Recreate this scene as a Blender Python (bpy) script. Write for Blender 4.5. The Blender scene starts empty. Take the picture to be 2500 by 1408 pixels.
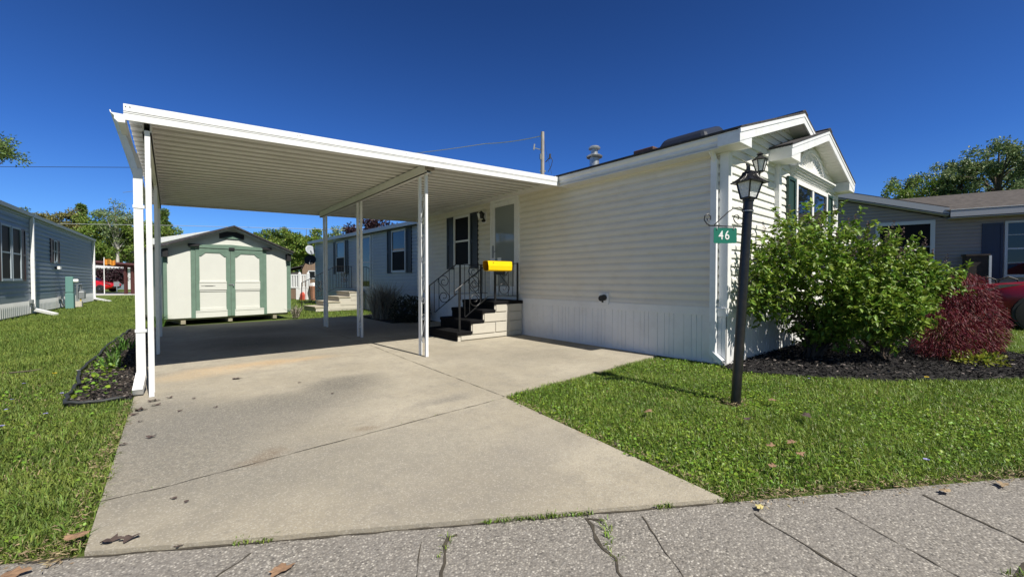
import bpy, bmesh, math, random
import numpy as np
from mathutils import Vector, Matrix

# ------------------------------------------------------------ camera, sky, sun, exposure
S = bpy.context.scene
C = S.collection
R = math.radians
cam = bpy.data.objects.new('camera', bpy.data.cameras.new('camera'))
C.objects.link(cam)
cam.data.sensor_width = 36.0
cam.data.lens = 36.0 * 1004.6 / 2500.0
cam.data.clip_start = 0.05
cam.data.clip_end = 3000
YAW, PIT, CH = 39.6988, 1.1405, 1.15
cam.location = (0, 0, CH)
cam.rotation_euler = (R(90 - PIT), 0, R(-YAW))
S.camera = cam
SUN_EL, SUN_AZ = 52.5, 3.8          # the sun stands behind the camera, a touch to +X
w = bpy.data.worlds.new('World'); S.world = w; w.use_nodes = True
nt = w.node_tree
bg = nt.nodes['Background']
sky = nt.nodes.new('ShaderNodeTexSky'); sky.sky_type = 'NISHITA'; sky.sun_disc = False
sky.sun_elevation = R(SUN_EL); sky.sun_rotation = R(180 - SUN_AZ)
sky.altitude = 250; sky.air_density = 1.0; sky.dust_density = 0.1; sky.ozone_density = 3.2
# clear polarised sky: deep blue away from the sun, pale and bright on the sun's side (by world direction)
_tc = nt.nodes.new('ShaderNodeTexCoord'); _sx = nt.nodes.new('ShaderNodeSeparateXYZ'); nt.links.new(_tc.outputs['Generated'], _sx.inputs[0])
_rp = nt.nodes.new('ShaderNodeValToRGB'); nt.links.new(_sx.outputs[2], _rp.inputs[0]); _e = _rp.color_ramp.elements
_e[0].position = 0.0; _e[0].color = (.34, .56, .92, 1); _e[1].position = 1.0; _e[1].color = (.15, .28, .50, 1)
for _q, _c in ((.10, (.27, .51, .92)), (.25, (.18, .395, .80)), (.55, (.125, .265, .53))):
    _n = _e.new(_q); _n.color = (*_c, 1)
_dot = nt.nodes.new('ShaderNodeVectorMath'); _dot.operation = 'DOT_PRODUCT'; nt.links.new(_tc.outputs['Generated'], _dot.inputs[0])
_dot.inputs[1].default_value = (math.sin(R(SUN_AZ)) * math.cos(R(SUN_EL)), -math.cos(R(SUN_AZ)) * math.cos(R(SUN_EL)), math.sin(R(SUN_EL)))
_mr = nt.nodes.new('ShaderNodeMapRange'); _mr.interpolation_type = 'SMOOTHSTEP'; _mr.inputs[1].default_value = .30; _mr.inputs[2].default_value = .78
nt.links.new(_dot.outputs['Value'], _mr.inputs[0])
_m1 = nt.nodes.new('ShaderNodeMix'); _m1.data_type = 'RGBA'; nt.links.new(_mr.outputs[0], _m1.inputs['Factor'])
nt.links.new(_rp.outputs[0], _m1.inputs['A']); _m1.inputs['B'].default_value = (0.38, 0.36, 0.34, 1)
_m2 = nt.nodes.new('ShaderNodeMix'); _m2.data_type = 'RGBA'; _m2.blend_type = 'MULTIPLY'; _m2.inputs['Factor'].default_value = 1
nt.links.new(sky.outputs[0], _m2.inputs['A']); nt.links.new(_m1.outputs['Result'], _m2.inputs['B'])
nt.links.new(_m2.outputs['Result'], bg.inputs[0]); bg.inputs[1].default_value = 0.105
sl = bpy.data.lights.new('sun', 'SUN'); sl.energy = 5.0; sl.angle = R(0.53); sl.color = (1.0, 0.945, 0.85)
so = bpy.data.objects.new('sun', sl); C.objects.link(so)
ce = math.cos(R(SUN_EL))
sd = Vector((-math.sin(R(SUN_AZ)) * ce, math.cos(R(SUN_AZ)) * ce, -math.sin(R(SUN_EL))))
so.rotation_euler = sd.to_track_quat('-Z', 'Y').to_euler(); so.location = (3, -12, 20)
S.view_settings.view_transform = 'Standard'; S.view_settings.look = 'None'
S.view_settings.exposure = 0.42; S.view_settings.gamma = 1.0
S.cycles.max_bounces = 8; S.cycles.diffuse_bounces = 4; S.cycles.transparent_max_bounces = 8

random.seed(7); rng = np.random.default_rng(11)
_y, _p = R(YAW), R(PIT)
_f = Vector((math.sin(_y) * math.cos(_p), math.cos(_y) * math.cos(_p), -math.sin(_p)))
_r = Vector((math.cos(_y), -math.sin(_y), 0)); _u = _r.cross(_f)
def at(px, py, D):
    """world point seen at pixel (px,py) of the 2500-wide photograph, D metres along the view axis"""
    return Vector((0, 0, CH)) + D * (_f + _r * ((px - 1250) / 1004.6) - _u * ((py - 704) / 1004.6))

# ------------------------------------------------------------ materials
MATS = {}
def mat(name, col, rough=0.6, metal=0.0, var=0.0, scale=6.0, bump=0.0, bscale=60.0, spec=0.5,
        dirt=None, dscale=2.0, damt=0.5, trans=0.0, island=0.0, coat=0.0, alpha=1.0, col2=None, aniso=None):
    if name in MATS: return MATS[name]
    m = bpy.data.materials.new(name); m.use_nodes = True; MATS[name] = m
    n = m.node_tree.nodes; l = m.node_tree.links; b = n['Principled BSDF']
    b.inputs['Base Color'].default_value = (*col, 1); b.inputs['Roughness'].default_value = rough
    b.inputs['Metallic'].default_value = metal; b.inputs['Specular IOR Level'].default_value = spec
    if coat: b.inputs['Coat Weight'].default_value = coat; b.inputs['Coat Roughness'].default_value = 0.05
    if alpha < 1: b.inputs['Alpha'].default_value = alpha
    tc = n.new('ShaderNodeTexCoord'); src = tc.outputs['Object']
    if aniso:
        mp = n.new('ShaderNodeMapping'); mp.inputs['Scale'].default_value = aniso
        l.new(src, mp.inputs[0]); src = mp.outputs[0]
    out = None
    if var or col2:
        no = n.new('ShaderNodeTexNoise'); no.inputs['Scale'].default_value = scale; no.inputs['Detail'].default_value = 6
        no.inputs['Roughness'].default_value = 0.65
        l.new(src, no.inputs['Vector'])
        mx = n.new('ShaderNodeMix'); mx.data_type = 'RGBA'
        c2 = col2 if col2 else tuple(min(1, c * (1 + var)) for c in col)
        c1 = col if col2 else tuple(c * (1 - var) for c in col)
        mr = n.new('ShaderNodeMapRange'); mr.inputs[1].default_value = 0.32; mr.inputs[2].default_value = 0.68
        l.new(no.outputs['Fac'], mr.inputs[0]); l.new(mr.outputs[0], mx.inputs['Factor'])
        mx.inputs['A'].default_value = (*c1, 1); mx.inputs['B'].default_value = (*c2, 1)
        out = mx.outputs['Result']
    if dirt:
        no = n.new('ShaderNodeTexNoise'); no.inputs['Scale'].default_value = dscale; no.inputs['Detail'].default_value = 8
        no.inputs['Roughness'].default_value = 0.7
        l.new(src, no.inputs['Vector'])
        mr = n.new('ShaderNodeMapRange'); mr.inputs[1].default_value = 0.48; mr.inputs[2].default_value = 0.75
        mr.inputs[4].default_value = damt
        l.new(no.outputs['Fac'], mr.inputs[0])
        mx = n.new('ShaderNodeMix'); mx.data_type = 'RGBA'
        l.new(mr.outputs[0], mx.inputs['Factor'])
        if out: l.new(out, mx.inputs['A'])
        else: mx.inputs['A'].default_value = (*col, 1)
        mx.inputs['B'].default_value = (*dirt, 1); out = mx.outputs['Result']
    if island:
        ge = n.new('ShaderNodeNewGeometry')
        hs = n.new('ShaderNodeHueSaturation')
        mr = n.new('ShaderNodeMapRange'); mr.inputs[3].default_value = 1 - island; mr.inputs[4].default_value = 1 + island
        l.new(ge.outputs['Random Per Island'], mr.inputs[0]); l.new(mr.outputs[0], hs.inputs['Value'])
        ma = n.new('ShaderNodeMath'); ma.operation = 'MULTIPLY'; ma.inputs[1].default_value = 7.31
        fr = n.new('ShaderNodeMath'); fr.operation = 'FRACT'
        l.new(ge.outputs['Random Per Island'], ma.inputs[0]); l.new(ma.outputs[0], fr.inputs[0])
        mr2 = n.new('ShaderNodeMapRange'); mr2.inputs[3].default_value = 0.5 - island * 0.06; mr2.inputs[4].default_value = 0.5 + island * 0.05
        l.new(fr.outputs[0], mr2.inputs[0]); l.new(mr2.outputs[0], hs.inputs['Hue'])
        if out: l.new(out, hs.inputs['Color'])
        else: hs.inputs['Color'].default_value = (*col, 1)
        out = hs.outputs['Color']
    if out: l.new(out, b.inputs['Base Color'])
    if bump:
        no = n.new('ShaderNodeTexNoise'); no.inputs['Scale'].default_value = bscale; no.inputs['Detail'].default_value = 5
        l.new(src, no.inputs['Vector'])
        bp = n.new('ShaderNodeBump'); bp.inputs['Strength'].default_value = bump; bp.inputs['Distance'].default_value = 0.01
        l.new(no.outputs['Fac'], bp.inputs['Height']); l.new(bp.outputs['Normal'], b.inputs['Normal'])
    if trans:
        tr = n.new('ShaderNodeBsdfTranslucent')
        if out: l.new(out, tr.inputs['Color'])
        else: tr.inputs['Color'].default_value = (*col, 1)
        mxs = n.new('ShaderNodeMixShader'); mxs.inputs[0].default_value = trans
        l.new(b.outputs[0], mxs.inputs[1]); l.new(tr.outputs[0], mxs.inputs[2])
        l.new(mxs.outputs[0], n['Material Output'].inputs[0])
    return m

WHITE = mat('white_painted_metal', (0.80, 0.81, 0.82), 0.42, var=0.04, scale=3, dirt=(0.48, 0.45, 0.40), dscale=9, damt=0.34)
WTRIM = mat('white_trim', (0.80, 0.80, 0.79), 0.5, var=0.03, scale=4, dirt=(0.55, 0.53, 0.48), dscale=7, damt=0.2)
SOFFIT = mat('vented_soffit_white', (0.74, 0.73, 0.70), 0.6, var=0.03)
CREAM = mat('cream_vinyl_siding', (0.75, 0.695, 0.59), 0.55, col2=(0.77, 0.74, 0.675), scale=0.7, dirt=(0.56, 0.49, 0.37), dscale=3.2, damt=0.32, aniso=(1, 1, 2.2))
FACADE = mat('pale_vinyl_siding', (0.78, 0.77, 0.73), 0.55, var=0.03, scale=1.5)
SKIRT = mat('white_skirting_vinyl', (0.76, 0.762, 0.758), 0.55, var=0.04, scale=2, dirt=(0.50, 0.47, 0.42), dscale=3, damt=0.25)
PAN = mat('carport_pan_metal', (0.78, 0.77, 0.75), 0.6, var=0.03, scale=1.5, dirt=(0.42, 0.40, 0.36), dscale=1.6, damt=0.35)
PANFLAT = mat('grimy_shaded_pan_metal', (0.44, 0.43, 0.40), 0.65, var=0.06, scale=2, dirt=(0.27, 0.255, 0.22), dscale=3.0, damt=0.55)  # mottled grime, plus a darker base standing in for shade between ribs
SHINGLE = mat('dark_asphalt_shingle', (0.045, 0.042, 0.045), 0.9, var=0.5, scale=14, bump=0.6, bscale=40)
SHINGLE2 = mat('brown_asphalt_shingle', (0.052, 0.047, 0.045), 0.95, spec=0.2, col2=(0.115, 0.103, 0.096), scale=6, bump=0.5, bscale=30, aniso=(1, 1, 3))
GREENSH = mat('dark_green_shutter', (0.018, 0.05, 0.04), 0.5, var=0.15)
NAVYSH = mat('dark_slate_shutter', (0.018, 0.026, 0.032), 0.5, var=0.15)
BURG = mat('burgundy_shutter', (0.030, 0.014, 0.018), 0.5)
BLUESH = mat('slate_blue_shutter', (0.022, 0.034, 0.075), 0.5, var=0.1)
GLASS = mat('window_glass_dark', (0.012, 0.014, 0.016), 0.03, spec=0.6)
GLASS2 = mat('window_screen_dark', (0.014, 0.014, 0.016), 0.5, spec=0.04)
DOORG = mat('storm_door_glass', (0.24, 0.27, 0.27), 0.05, spec=0.5)
BLACKM = mat('black_wrought_iron', (0.012, 0.012, 0.013), 0.45, var=0.3, scale=30)
LAMPBLK = mat('black_lamp_paint', (0.010, 0.010, 0.011), 0.33, var=0.4, scale=20, dirt=(0.06, 0.045, 0.035), dscale=9, damt=0.35)
CARPET = mat('black_outdoor_carpet', (0.010, 0.010, 0.011), 1.0, spec=0.1, bump=0.7, bscale=160)
PRECAST = mat('precast_concrete', (0.52, 0.49, 0.42), 0.85, var=0.08, scale=5, dirt=(0.30, 0.27, 0.22), dscale=5, damt=0.4, bump=0.25, bscale=50)
YELLOW = mat('yellow_plastic', (0.92, 0.60, 0.004), 0.38, var=0.04)
YELLOWD = mat('amber_plastic_inside', (0.50, 0.23, 0.004), 0.5)
SHEDW = mat('shed_cream_paint', (0.63, 0.64, 0.59), 0.75, var=0.03, scale=2, bump=0.12, bscale=30)
SHEDG = mat('shed_sage_paint', (0.135, 0.215, 0.165), 0.7, var=0.12, scale=6, bump=0.15, bscale=40)
DARK = mat('near_black_paint', (0.012, 0.012, 0.014), 0.6)
WOODSK = mat('skid_timber', (0.30, 0.27, 0.20), 0.9, var=0.2)
BLUEGREY = mat('bluegrey_siding', (0.235, 0.290, 0.345), 0.6, var=0.05, scale=2)
LIGHTBLUE = mat('pale_grey_siding', (0.42, 0.465, 0.51), 0.6, var=0.04, scale=2)
TAN = mat('taupe_siding', (0.30, 0.272, 0.258), 0.65, var=0.05, scale=2)
GREYTRIM = mat('grey_white_trim', (0.56, 0.60, 0.64), 0.6)
METER = mat('meter_metal', (0.25, 0.27, 0.28), 0.45, metal=0.3)
TEAL = mat('green_utility_box', (0.12, 0.26, 0.24), 0.55)
PIPEY = mat('yellow_gas_pipe', (0.55, 0.42, 0.08), 0.6)
GALV = mat('galvanised_steel', (0.45, 0.47, 0.49), 0.42, metal=0.75, var=0.2, scale=12)
SKYL = mat('tinted_skylight_dome', (0.03, 0.035, 0.05), 0.25, spec=0.6)
SIGNG = mat('green_sign_sheeting', (0.006, 0.155, 0.105), 0.45)
SIGNW = mat('white_sign_digits', (0.85, 0.86, 0.84), 0.5)
LGLASS = mat('hammered_lantern_glass', (0.55, 0.57, 0.57), 0.10, spec=0.9, bump=1.0, bscale=75, col2=(0.85, 0.86, 0.86), scale=60)
POLEW = mat('weathered_pole_timber', (0.34, 0.31, 0.28), 0.9, var=0.25, scale=4, aniso=(4, 4, .5))
WIRE = mat('overhead_cable', (0.02, 0.02, 0.02), 0.7)
WIREL = mat('pale_service_cable', (0.42, 0.44, 0.46), 0.6)
BARK = mat('tree_bark', (0.10, 0.08, 0.06), 0.95, var=0.35, scale=6, bump=0.5, bscale=12)
BARKP = mat('pale_bark', (0.42, 0.40, 0.36), 0.9, var=0.25, scale=3)
STEM = mat('shrub_stem', (0.075, 0.055, 0.040), 0.9, var=0.3)
RED = mat('red_car_paint', (0.21, 0.004, 0.018), 0.38, coat=0.25, spec=0.3)
RED2 = mat('bright_red_car_paint', (0.55, 0.010, 0.012), 0.25, coat=1.0)
TYRE = mat('tyre_rubber', (0.014, 0.014, 0.015), 0.8)
RIM = mat('alloy_rim', (0.50, 0.51, 0.53), 0.3, metal=0.85)
LENS = mat('headlamp_lens', (0.20, 0.21, 0.23), 0.08, spec=0.8)
TAIL = mat('tail_lamp_red', (0.25, 0.005, 0.005), 0.2)
PERG = mat('dark_red_timber', (0.085, 0.025, 0.022), 0.8, var=0.2)
BARN = mat('barn_brown_board', (0.17, 0.115, 0.08), 0.85, col2=(0.27, 0.19, 0.14), scale=3, aniso=(6, 6, .6))
FLAG = mat('orange_flag_cloth', (0.80, 0.36, 0.05), 0.8, trans=0.3)
SIGNGREY = mat('bare_sign_back', (0.35, 0.37, 0.38), 0.5, metal=0.4)
BRICKO = mat('orange_tank', (0.45, 0.06, 0.035), 0.7)
WHITEB = mat('white_house_siding', (0.80, 0.81, 0.82), 0.6)
EDGE = mat('black_edging_plastic', (0.028, 0.031, 0.032), 0.6)
LEAFG = mat('lilac_leaf', (0.165, 0.262, 0.032), 0.52, trans=0.28, island=0.5, spec=0.5)
LEAFDRY = mat('brown_flower_panicle', (0.13, 0.085, 0.075), 0.8, island=0.4)
LEAFW = mat('white_blossom', (0.75, 0.72, 0.68), 0.7)
LEAFM = mat('red_maple_leaf', (0.125, 0.010, 0.016), 0.6, trans=0.28, island=0.5)
LEAFP = mat('purple_leaf', (0.035, 0.014, 0.020), 0.55, trans=0.15, island=0.5)
LEAFYG = mat('yellowgreen_ground_leaf', (0.22, 0.26, 0.03), 0.5, trans=0.25, island=0.5)
LEAFD = mat('dead_leaf', (0.21, 0.135, 0.075), 0.8, island=0.3, var=0.3, scale=40)
LEAFDK = mat('dark_dead_leaf', (0.06, 0.042, 0.035), 0.8, island=0.3)
GRASSB = mat('grass_blade', (0.110, 0.190, 0.028), 0.45, trans=0.30, island=0.50, col2=(0.22, 0.315, 0.050), scale=1.6, spec=0.4)
GRASSF = mat('far_grass_blade', (0.105, 0.172, 0.030), 0.55, trans=0.25, island=0.45, col2=(0.20, 0.265, 0.052), scale=1.1, spec=0.3)
CLOVER = mat('clover_leaf', (0.17, 0.285, 0.030), 0.45, trans=0.3, island=0.45, spec=0.4)
STRAW = mat('dry_thatch', (0.27, 0.21, 0.12), 0.85, island=0.35)
VIOLET = mat('violet_petal', (0.24, 0.23, 0.46), 0.6)
DANDY = mat('dandelion_petal', (0.75, 0.55, 0.03), 0.6)
MISC = mat('ornamental_grass_blade', (0.30, 0.27, 0.22), 0.55, island=0.5, trans=0.15)
DAYLILY = mat('daylily_leaf', (0.10, 0.20, 0.035), 0.45, trans=0.3, island=0.35)
HYDR = mat('dim_shrub_leaf', (0.055, 0.060, 0.040), 0.6, trans=0.15, island=0.5)
CHIP = mat('mulch_chip', (0.015, 0.013, 0.013), 0.8, spec=0.3, island=0.75)
CHIPL = mat('pale_mulch_chip', (0.20, 0.17, 0.15), 0.8, island=0.5)
TREEL = [mat('tree_leaf_dark', (0.10, 0.165, 0.032), 0.55, trans=0.25, island=0.5),
         mat('tree_leaf_mid', (0.155, 0.235, 0.036), 0.55, trans=0.25, island=0.5),
         mat('tree_leaf_olive', (0.19, 0.185, 0.055), 0.6, trans=0.25, island=0.45),
         mat('tree_leaf_bluish', (0.165, 0.23, 0.09), 0.55, trans=0.25, island=0.5)]

def nodemat(name):
    m = bpy.data.materials.new(name); m.use_nodes = True
    return m, m.node_tree.nodes, m.node_tree.links, m.node_tree.nodes['Principled BSDF']
def N(n, t, **k):
    x = n.new(t)
    for a, v in k.items():
        if a.startswith('i_'): x.inputs[int(a[2:])].default_value = v
        else: setattr(x, a, v)
    return x
def mixc(n, l, fac, a, b):
    x = n.new('ShaderNodeMix'); x.data_type = 'RGBA'
    for s, v in (('Factor', fac), ('A', a), ('B', b)):
        if isinstance(v, (tuple, float, int)): x.inputs[s].default_value = (*v, 1) if isinstance(v, tuple) else v
        else: l.new(v, x.inputs[s])
    return x.outputs['Result']
def noise(n, l, src, sc, det=5, rough=0.6):
    x = n.new('ShaderNodeTexNoise'); x.inputs['Scale'].default_value = sc; x.inputs['Detail'].default_value = det
    x.inputs['Roughness'].default_value = rough; l.new(src, x.inputs['Vector']); return x.outputs['Fac']
def mapr(n, l, src, a, b, c=0.0, d=1.0):
    x = n.new('ShaderNodeMapRange'); x.interpolation_type = 'SMOOTHSTEP'
    x.inputs[1].default_value = a; x.inputs[2].default_value = b; x.inputs[3].default_value = c; x.inputs[4].default_value = d
    l.new(src, x.inputs[0]); return x.outputs[0]
def mul(n, l, a, b):
    x = n.new('ShaderNodeMath'); x.operation = 'MULTIPLY'
    for i, v in enumerate((a, b)):
        if isinstance(v, (int, float)): x.inputs[i].default_value = v
        else: l.new(v, x.inputs[i])
    return x.outputs[0]

def driveway_material():
    m, n, l, b = nodemat('weathered_concrete'); MATS['weathered_concrete'] = m
    o = N(n, 'ShaderNodeTexCoord').outputs['Object']
    c = mixc(n, l, mapr(n, l, noise(n, l, o, 0.9, 6), .35, .68), (0.335, 0.298, 0.228), (0.425, 0.382, 0.30))
    c = mixc(n, l, mapr(n, l, noise(n, l, o, 3.2, 10, .8), .42, .72, 0, .65), c, (0.215, 0.198, 0.168))
    c = mixc(n, l, mapr(n, l, noise(n, l, o, 14, 8, .8), .50, .72, 0, .5), c, (0.19, 0.175, 0.15))
    # weathered grey patches and rust, plus carport shade painted into the last row
    wob = N(n, 'ShaderNodeTexNoise', i_2=1.6, i_3=4.0); l.new(o, wob.inputs['Vector'])
    sub = N(n, 'ShaderNodeVectorMath', operation='SUBTRACT'); sub.inputs[1].default_value = (.5, .5, .5); l.new(wob.outputs['Color'], sub.inputs[0])
    sc = N(n, 'ShaderNodeVectorMath', operation='SCALE'); sc.inputs[3].default_value = 0.5; l.new(sub.outputs[0], sc.inputs[0])
    ad = N(n, 'ShaderNodeVectorMath', operation='ADD'); l.new(o, ad.inputs[0]); l.new(sc.outputs[0], ad.inputs[1])
    fine = mapr(n, l, noise(n, l, o, 22, 6, .8), .3, .65, .55, 1)
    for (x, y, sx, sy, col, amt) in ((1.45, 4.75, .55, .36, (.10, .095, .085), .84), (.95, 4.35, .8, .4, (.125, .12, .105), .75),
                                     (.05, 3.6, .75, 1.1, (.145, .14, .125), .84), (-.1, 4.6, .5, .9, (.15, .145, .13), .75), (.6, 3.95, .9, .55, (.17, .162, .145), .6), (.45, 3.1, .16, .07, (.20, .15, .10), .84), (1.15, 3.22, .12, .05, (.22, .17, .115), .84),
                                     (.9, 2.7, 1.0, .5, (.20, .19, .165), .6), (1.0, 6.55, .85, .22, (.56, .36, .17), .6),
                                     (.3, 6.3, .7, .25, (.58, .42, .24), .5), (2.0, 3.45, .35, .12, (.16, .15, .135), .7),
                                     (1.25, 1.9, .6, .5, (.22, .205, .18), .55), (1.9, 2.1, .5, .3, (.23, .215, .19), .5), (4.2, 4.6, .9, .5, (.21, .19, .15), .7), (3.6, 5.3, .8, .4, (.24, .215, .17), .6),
                                     (1.2, 9.0, .9, 1.1, (.07, .066, .06), .84), (1.6, 11.2, 1.0, .9, (.085, .08, .074), .8), (3.9, 9.8, 1.2, 1.4, (.15, .14, .125), .7)):  # dark floor stains, deepened to stand in for shade under the carport
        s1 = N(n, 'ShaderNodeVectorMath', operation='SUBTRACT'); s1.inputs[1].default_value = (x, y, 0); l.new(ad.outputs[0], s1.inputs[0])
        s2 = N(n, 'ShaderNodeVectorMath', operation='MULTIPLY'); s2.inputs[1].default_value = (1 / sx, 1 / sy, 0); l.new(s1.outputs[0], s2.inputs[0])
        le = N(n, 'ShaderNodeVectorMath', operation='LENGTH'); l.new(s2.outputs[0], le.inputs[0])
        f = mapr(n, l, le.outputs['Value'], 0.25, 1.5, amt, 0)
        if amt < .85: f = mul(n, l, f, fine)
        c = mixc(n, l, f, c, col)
    v = N(n, 'ShaderNodeTexVoronoi', i_2=150.0); l.new(o, v.inputs['Vector'])
    sp = N(n, 'ShaderNodeSeparateColor'); l.new(v.outputs['Color'], sp.inputs[0])
    c = mixc(n, l, mapr(n, l, sp.outputs[0], .60, .95, 0, .55), c, (0.26, 0.235, 0.195))
    c = mixc(n, l, mapr(n, l, sp.outputs[1], .70, .98, 0, .40), c, (0.50, 0.47, 0.41))
    l.new(c, b.inputs['Base Color']); b.inputs['Roughness'].default_value = 0.9; b.inputs['Specular IOR Level'].default_value = 0.25
    hs = N(n, 'ShaderNodeMath', operation='ADD'); l.new(noise(n, l, o, 90, 4, .7), hs.inputs[0]); l.new(mul(n, l, sp.outputs[2], .5), hs.inputs[1])
    bp = N(n, 'ShaderNodeBump'); bp.inputs['Strength'].default_value = .55; bp.inputs['Distance'].default_value = .006
    l.new(hs.outputs[0], bp.inputs['Height']); l.new(bp.outputs[0], b.inputs['Normal'])
    return m
def aggregate_material():
    m, n, l, b = nodemat('exposed_aggregate'); MATS['exposed_aggregate'] = m
    o = N(n, 'ShaderNodeTexCoord').outputs['Object']
    v = N(n, 'ShaderNodeTexVoronoi', i_2=100.0); l.new(o, v.inputs['Vector'])
    sp = N(n, 'ShaderNodeSeparateColor'); l.new(v.outputs['Color'], sp.inputs[0])
    r = N(n, 'ShaderNodeValToRGB'); e = r.color_ramp.elements
    e[0].position = 0; e[0].color = (.08, .075, .07, 1); e[1].position = 1; e[1].color = (.52, .49, .44, 1)
    for p, c in ((.12, (.16, .148, .132)), (.3, (.235, .215, .19)), (.5, (.295, .272, .24)), (.68, (.245, .232, .215)), (.85, (.37, .345, .30))):
        q = e.new(p); q.color = (*c, 1)
    l.new(sp.outputs[0], r.inputs[0])
    d = mapr(n, l, v.outputs['Distance'], .30, .62, 0, .75)
    c = mixc(n, l, d, r.outputs[0], (.165, .153, .137))
    c = mixc(n, l, mapr(n, l, noise(n, l, o, 1.7, 6), .40, .70, 0, .38), c, (.22, .205, .19))
    l.new(c, b.inputs['Base Color']); b.inputs['Roughness'].default_value = .75; b.inputs['Specular IOR Level'].default_value = .3
    h = N(n, 'ShaderNodeMath', operation='SUBTRACT'); h.inputs[0].default_value = 1; l.new(v.outputs['Distance'], h.inputs[1])
    bp = N(n, 'ShaderNodeBump'); bp.inputs['Strength'].default_value = .6; bp.inputs['Distance'].default_value = .005
    l.new(h.outputs[0], bp.inputs['Height']); l.new(bp.outputs[0], b.inputs['Normal'])
    return m
def ground_material():
    m, n, l, b = nodemat('lawn_ground'); MATS['lawn_ground'] = m
    o = N(n, 'ShaderNodeTexCoord').outputs['Object']
    c = mixc(n, l, mapr(n, l, noise(n, l, o, .35, 6), .35, .65), (.085, .130, .028), (.145, .19, .045))
    c = mixc(n, l, mapr(n, l, noise(n, l, o, 9, 8, .8), .4, .7, 0, .7), c, (.045, .06, .02))
    c = mixc(n, l, mapr(n, l, noise(n, l, o, 40, 4, .8), .5, .75, 0, .6), c, (.16, .17, .06))
    l.new(c, b.inputs['Base Color']); b.inputs['Roughness'].default_value = .95; b.inputs['Specular IOR Level'].default_value = .1
    bp = N(n, 'ShaderNodeBump'); bp.inputs['Strength'].default_value = .8; bp.inputs['Distance'].default_value = .03
    l.new(noise(n, l, o, 25, 6, .8), bp.inputs['Height']); l.new(bp.outputs[0], b.inputs['Normal'])
    return m
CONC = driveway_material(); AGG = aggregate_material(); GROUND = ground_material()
JOINT = mat('dirt_filled_joint', (0.055, 0.047, 0.035), 1.0, var=0.4, scale=25)
SOIL = mat('bare_soil', (0.10, 0.075, 0.05), 1.0, var=0.4, scale=18, bump=0.8, bscale=60)
MULCH = mat('black_mulch', (0.010, 0.009, 0.009), 0.9, var=0.6, scale=30, bump=1.0, bscale=45)
ROADG = mat('far_concrete_road', (0.46, 0.45, 0.43), 0.9, var=0.08)
GRAVEL = mat('far_gravel', (0.36, 0.30, 0.24), 0.95, var=0.15)

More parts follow.
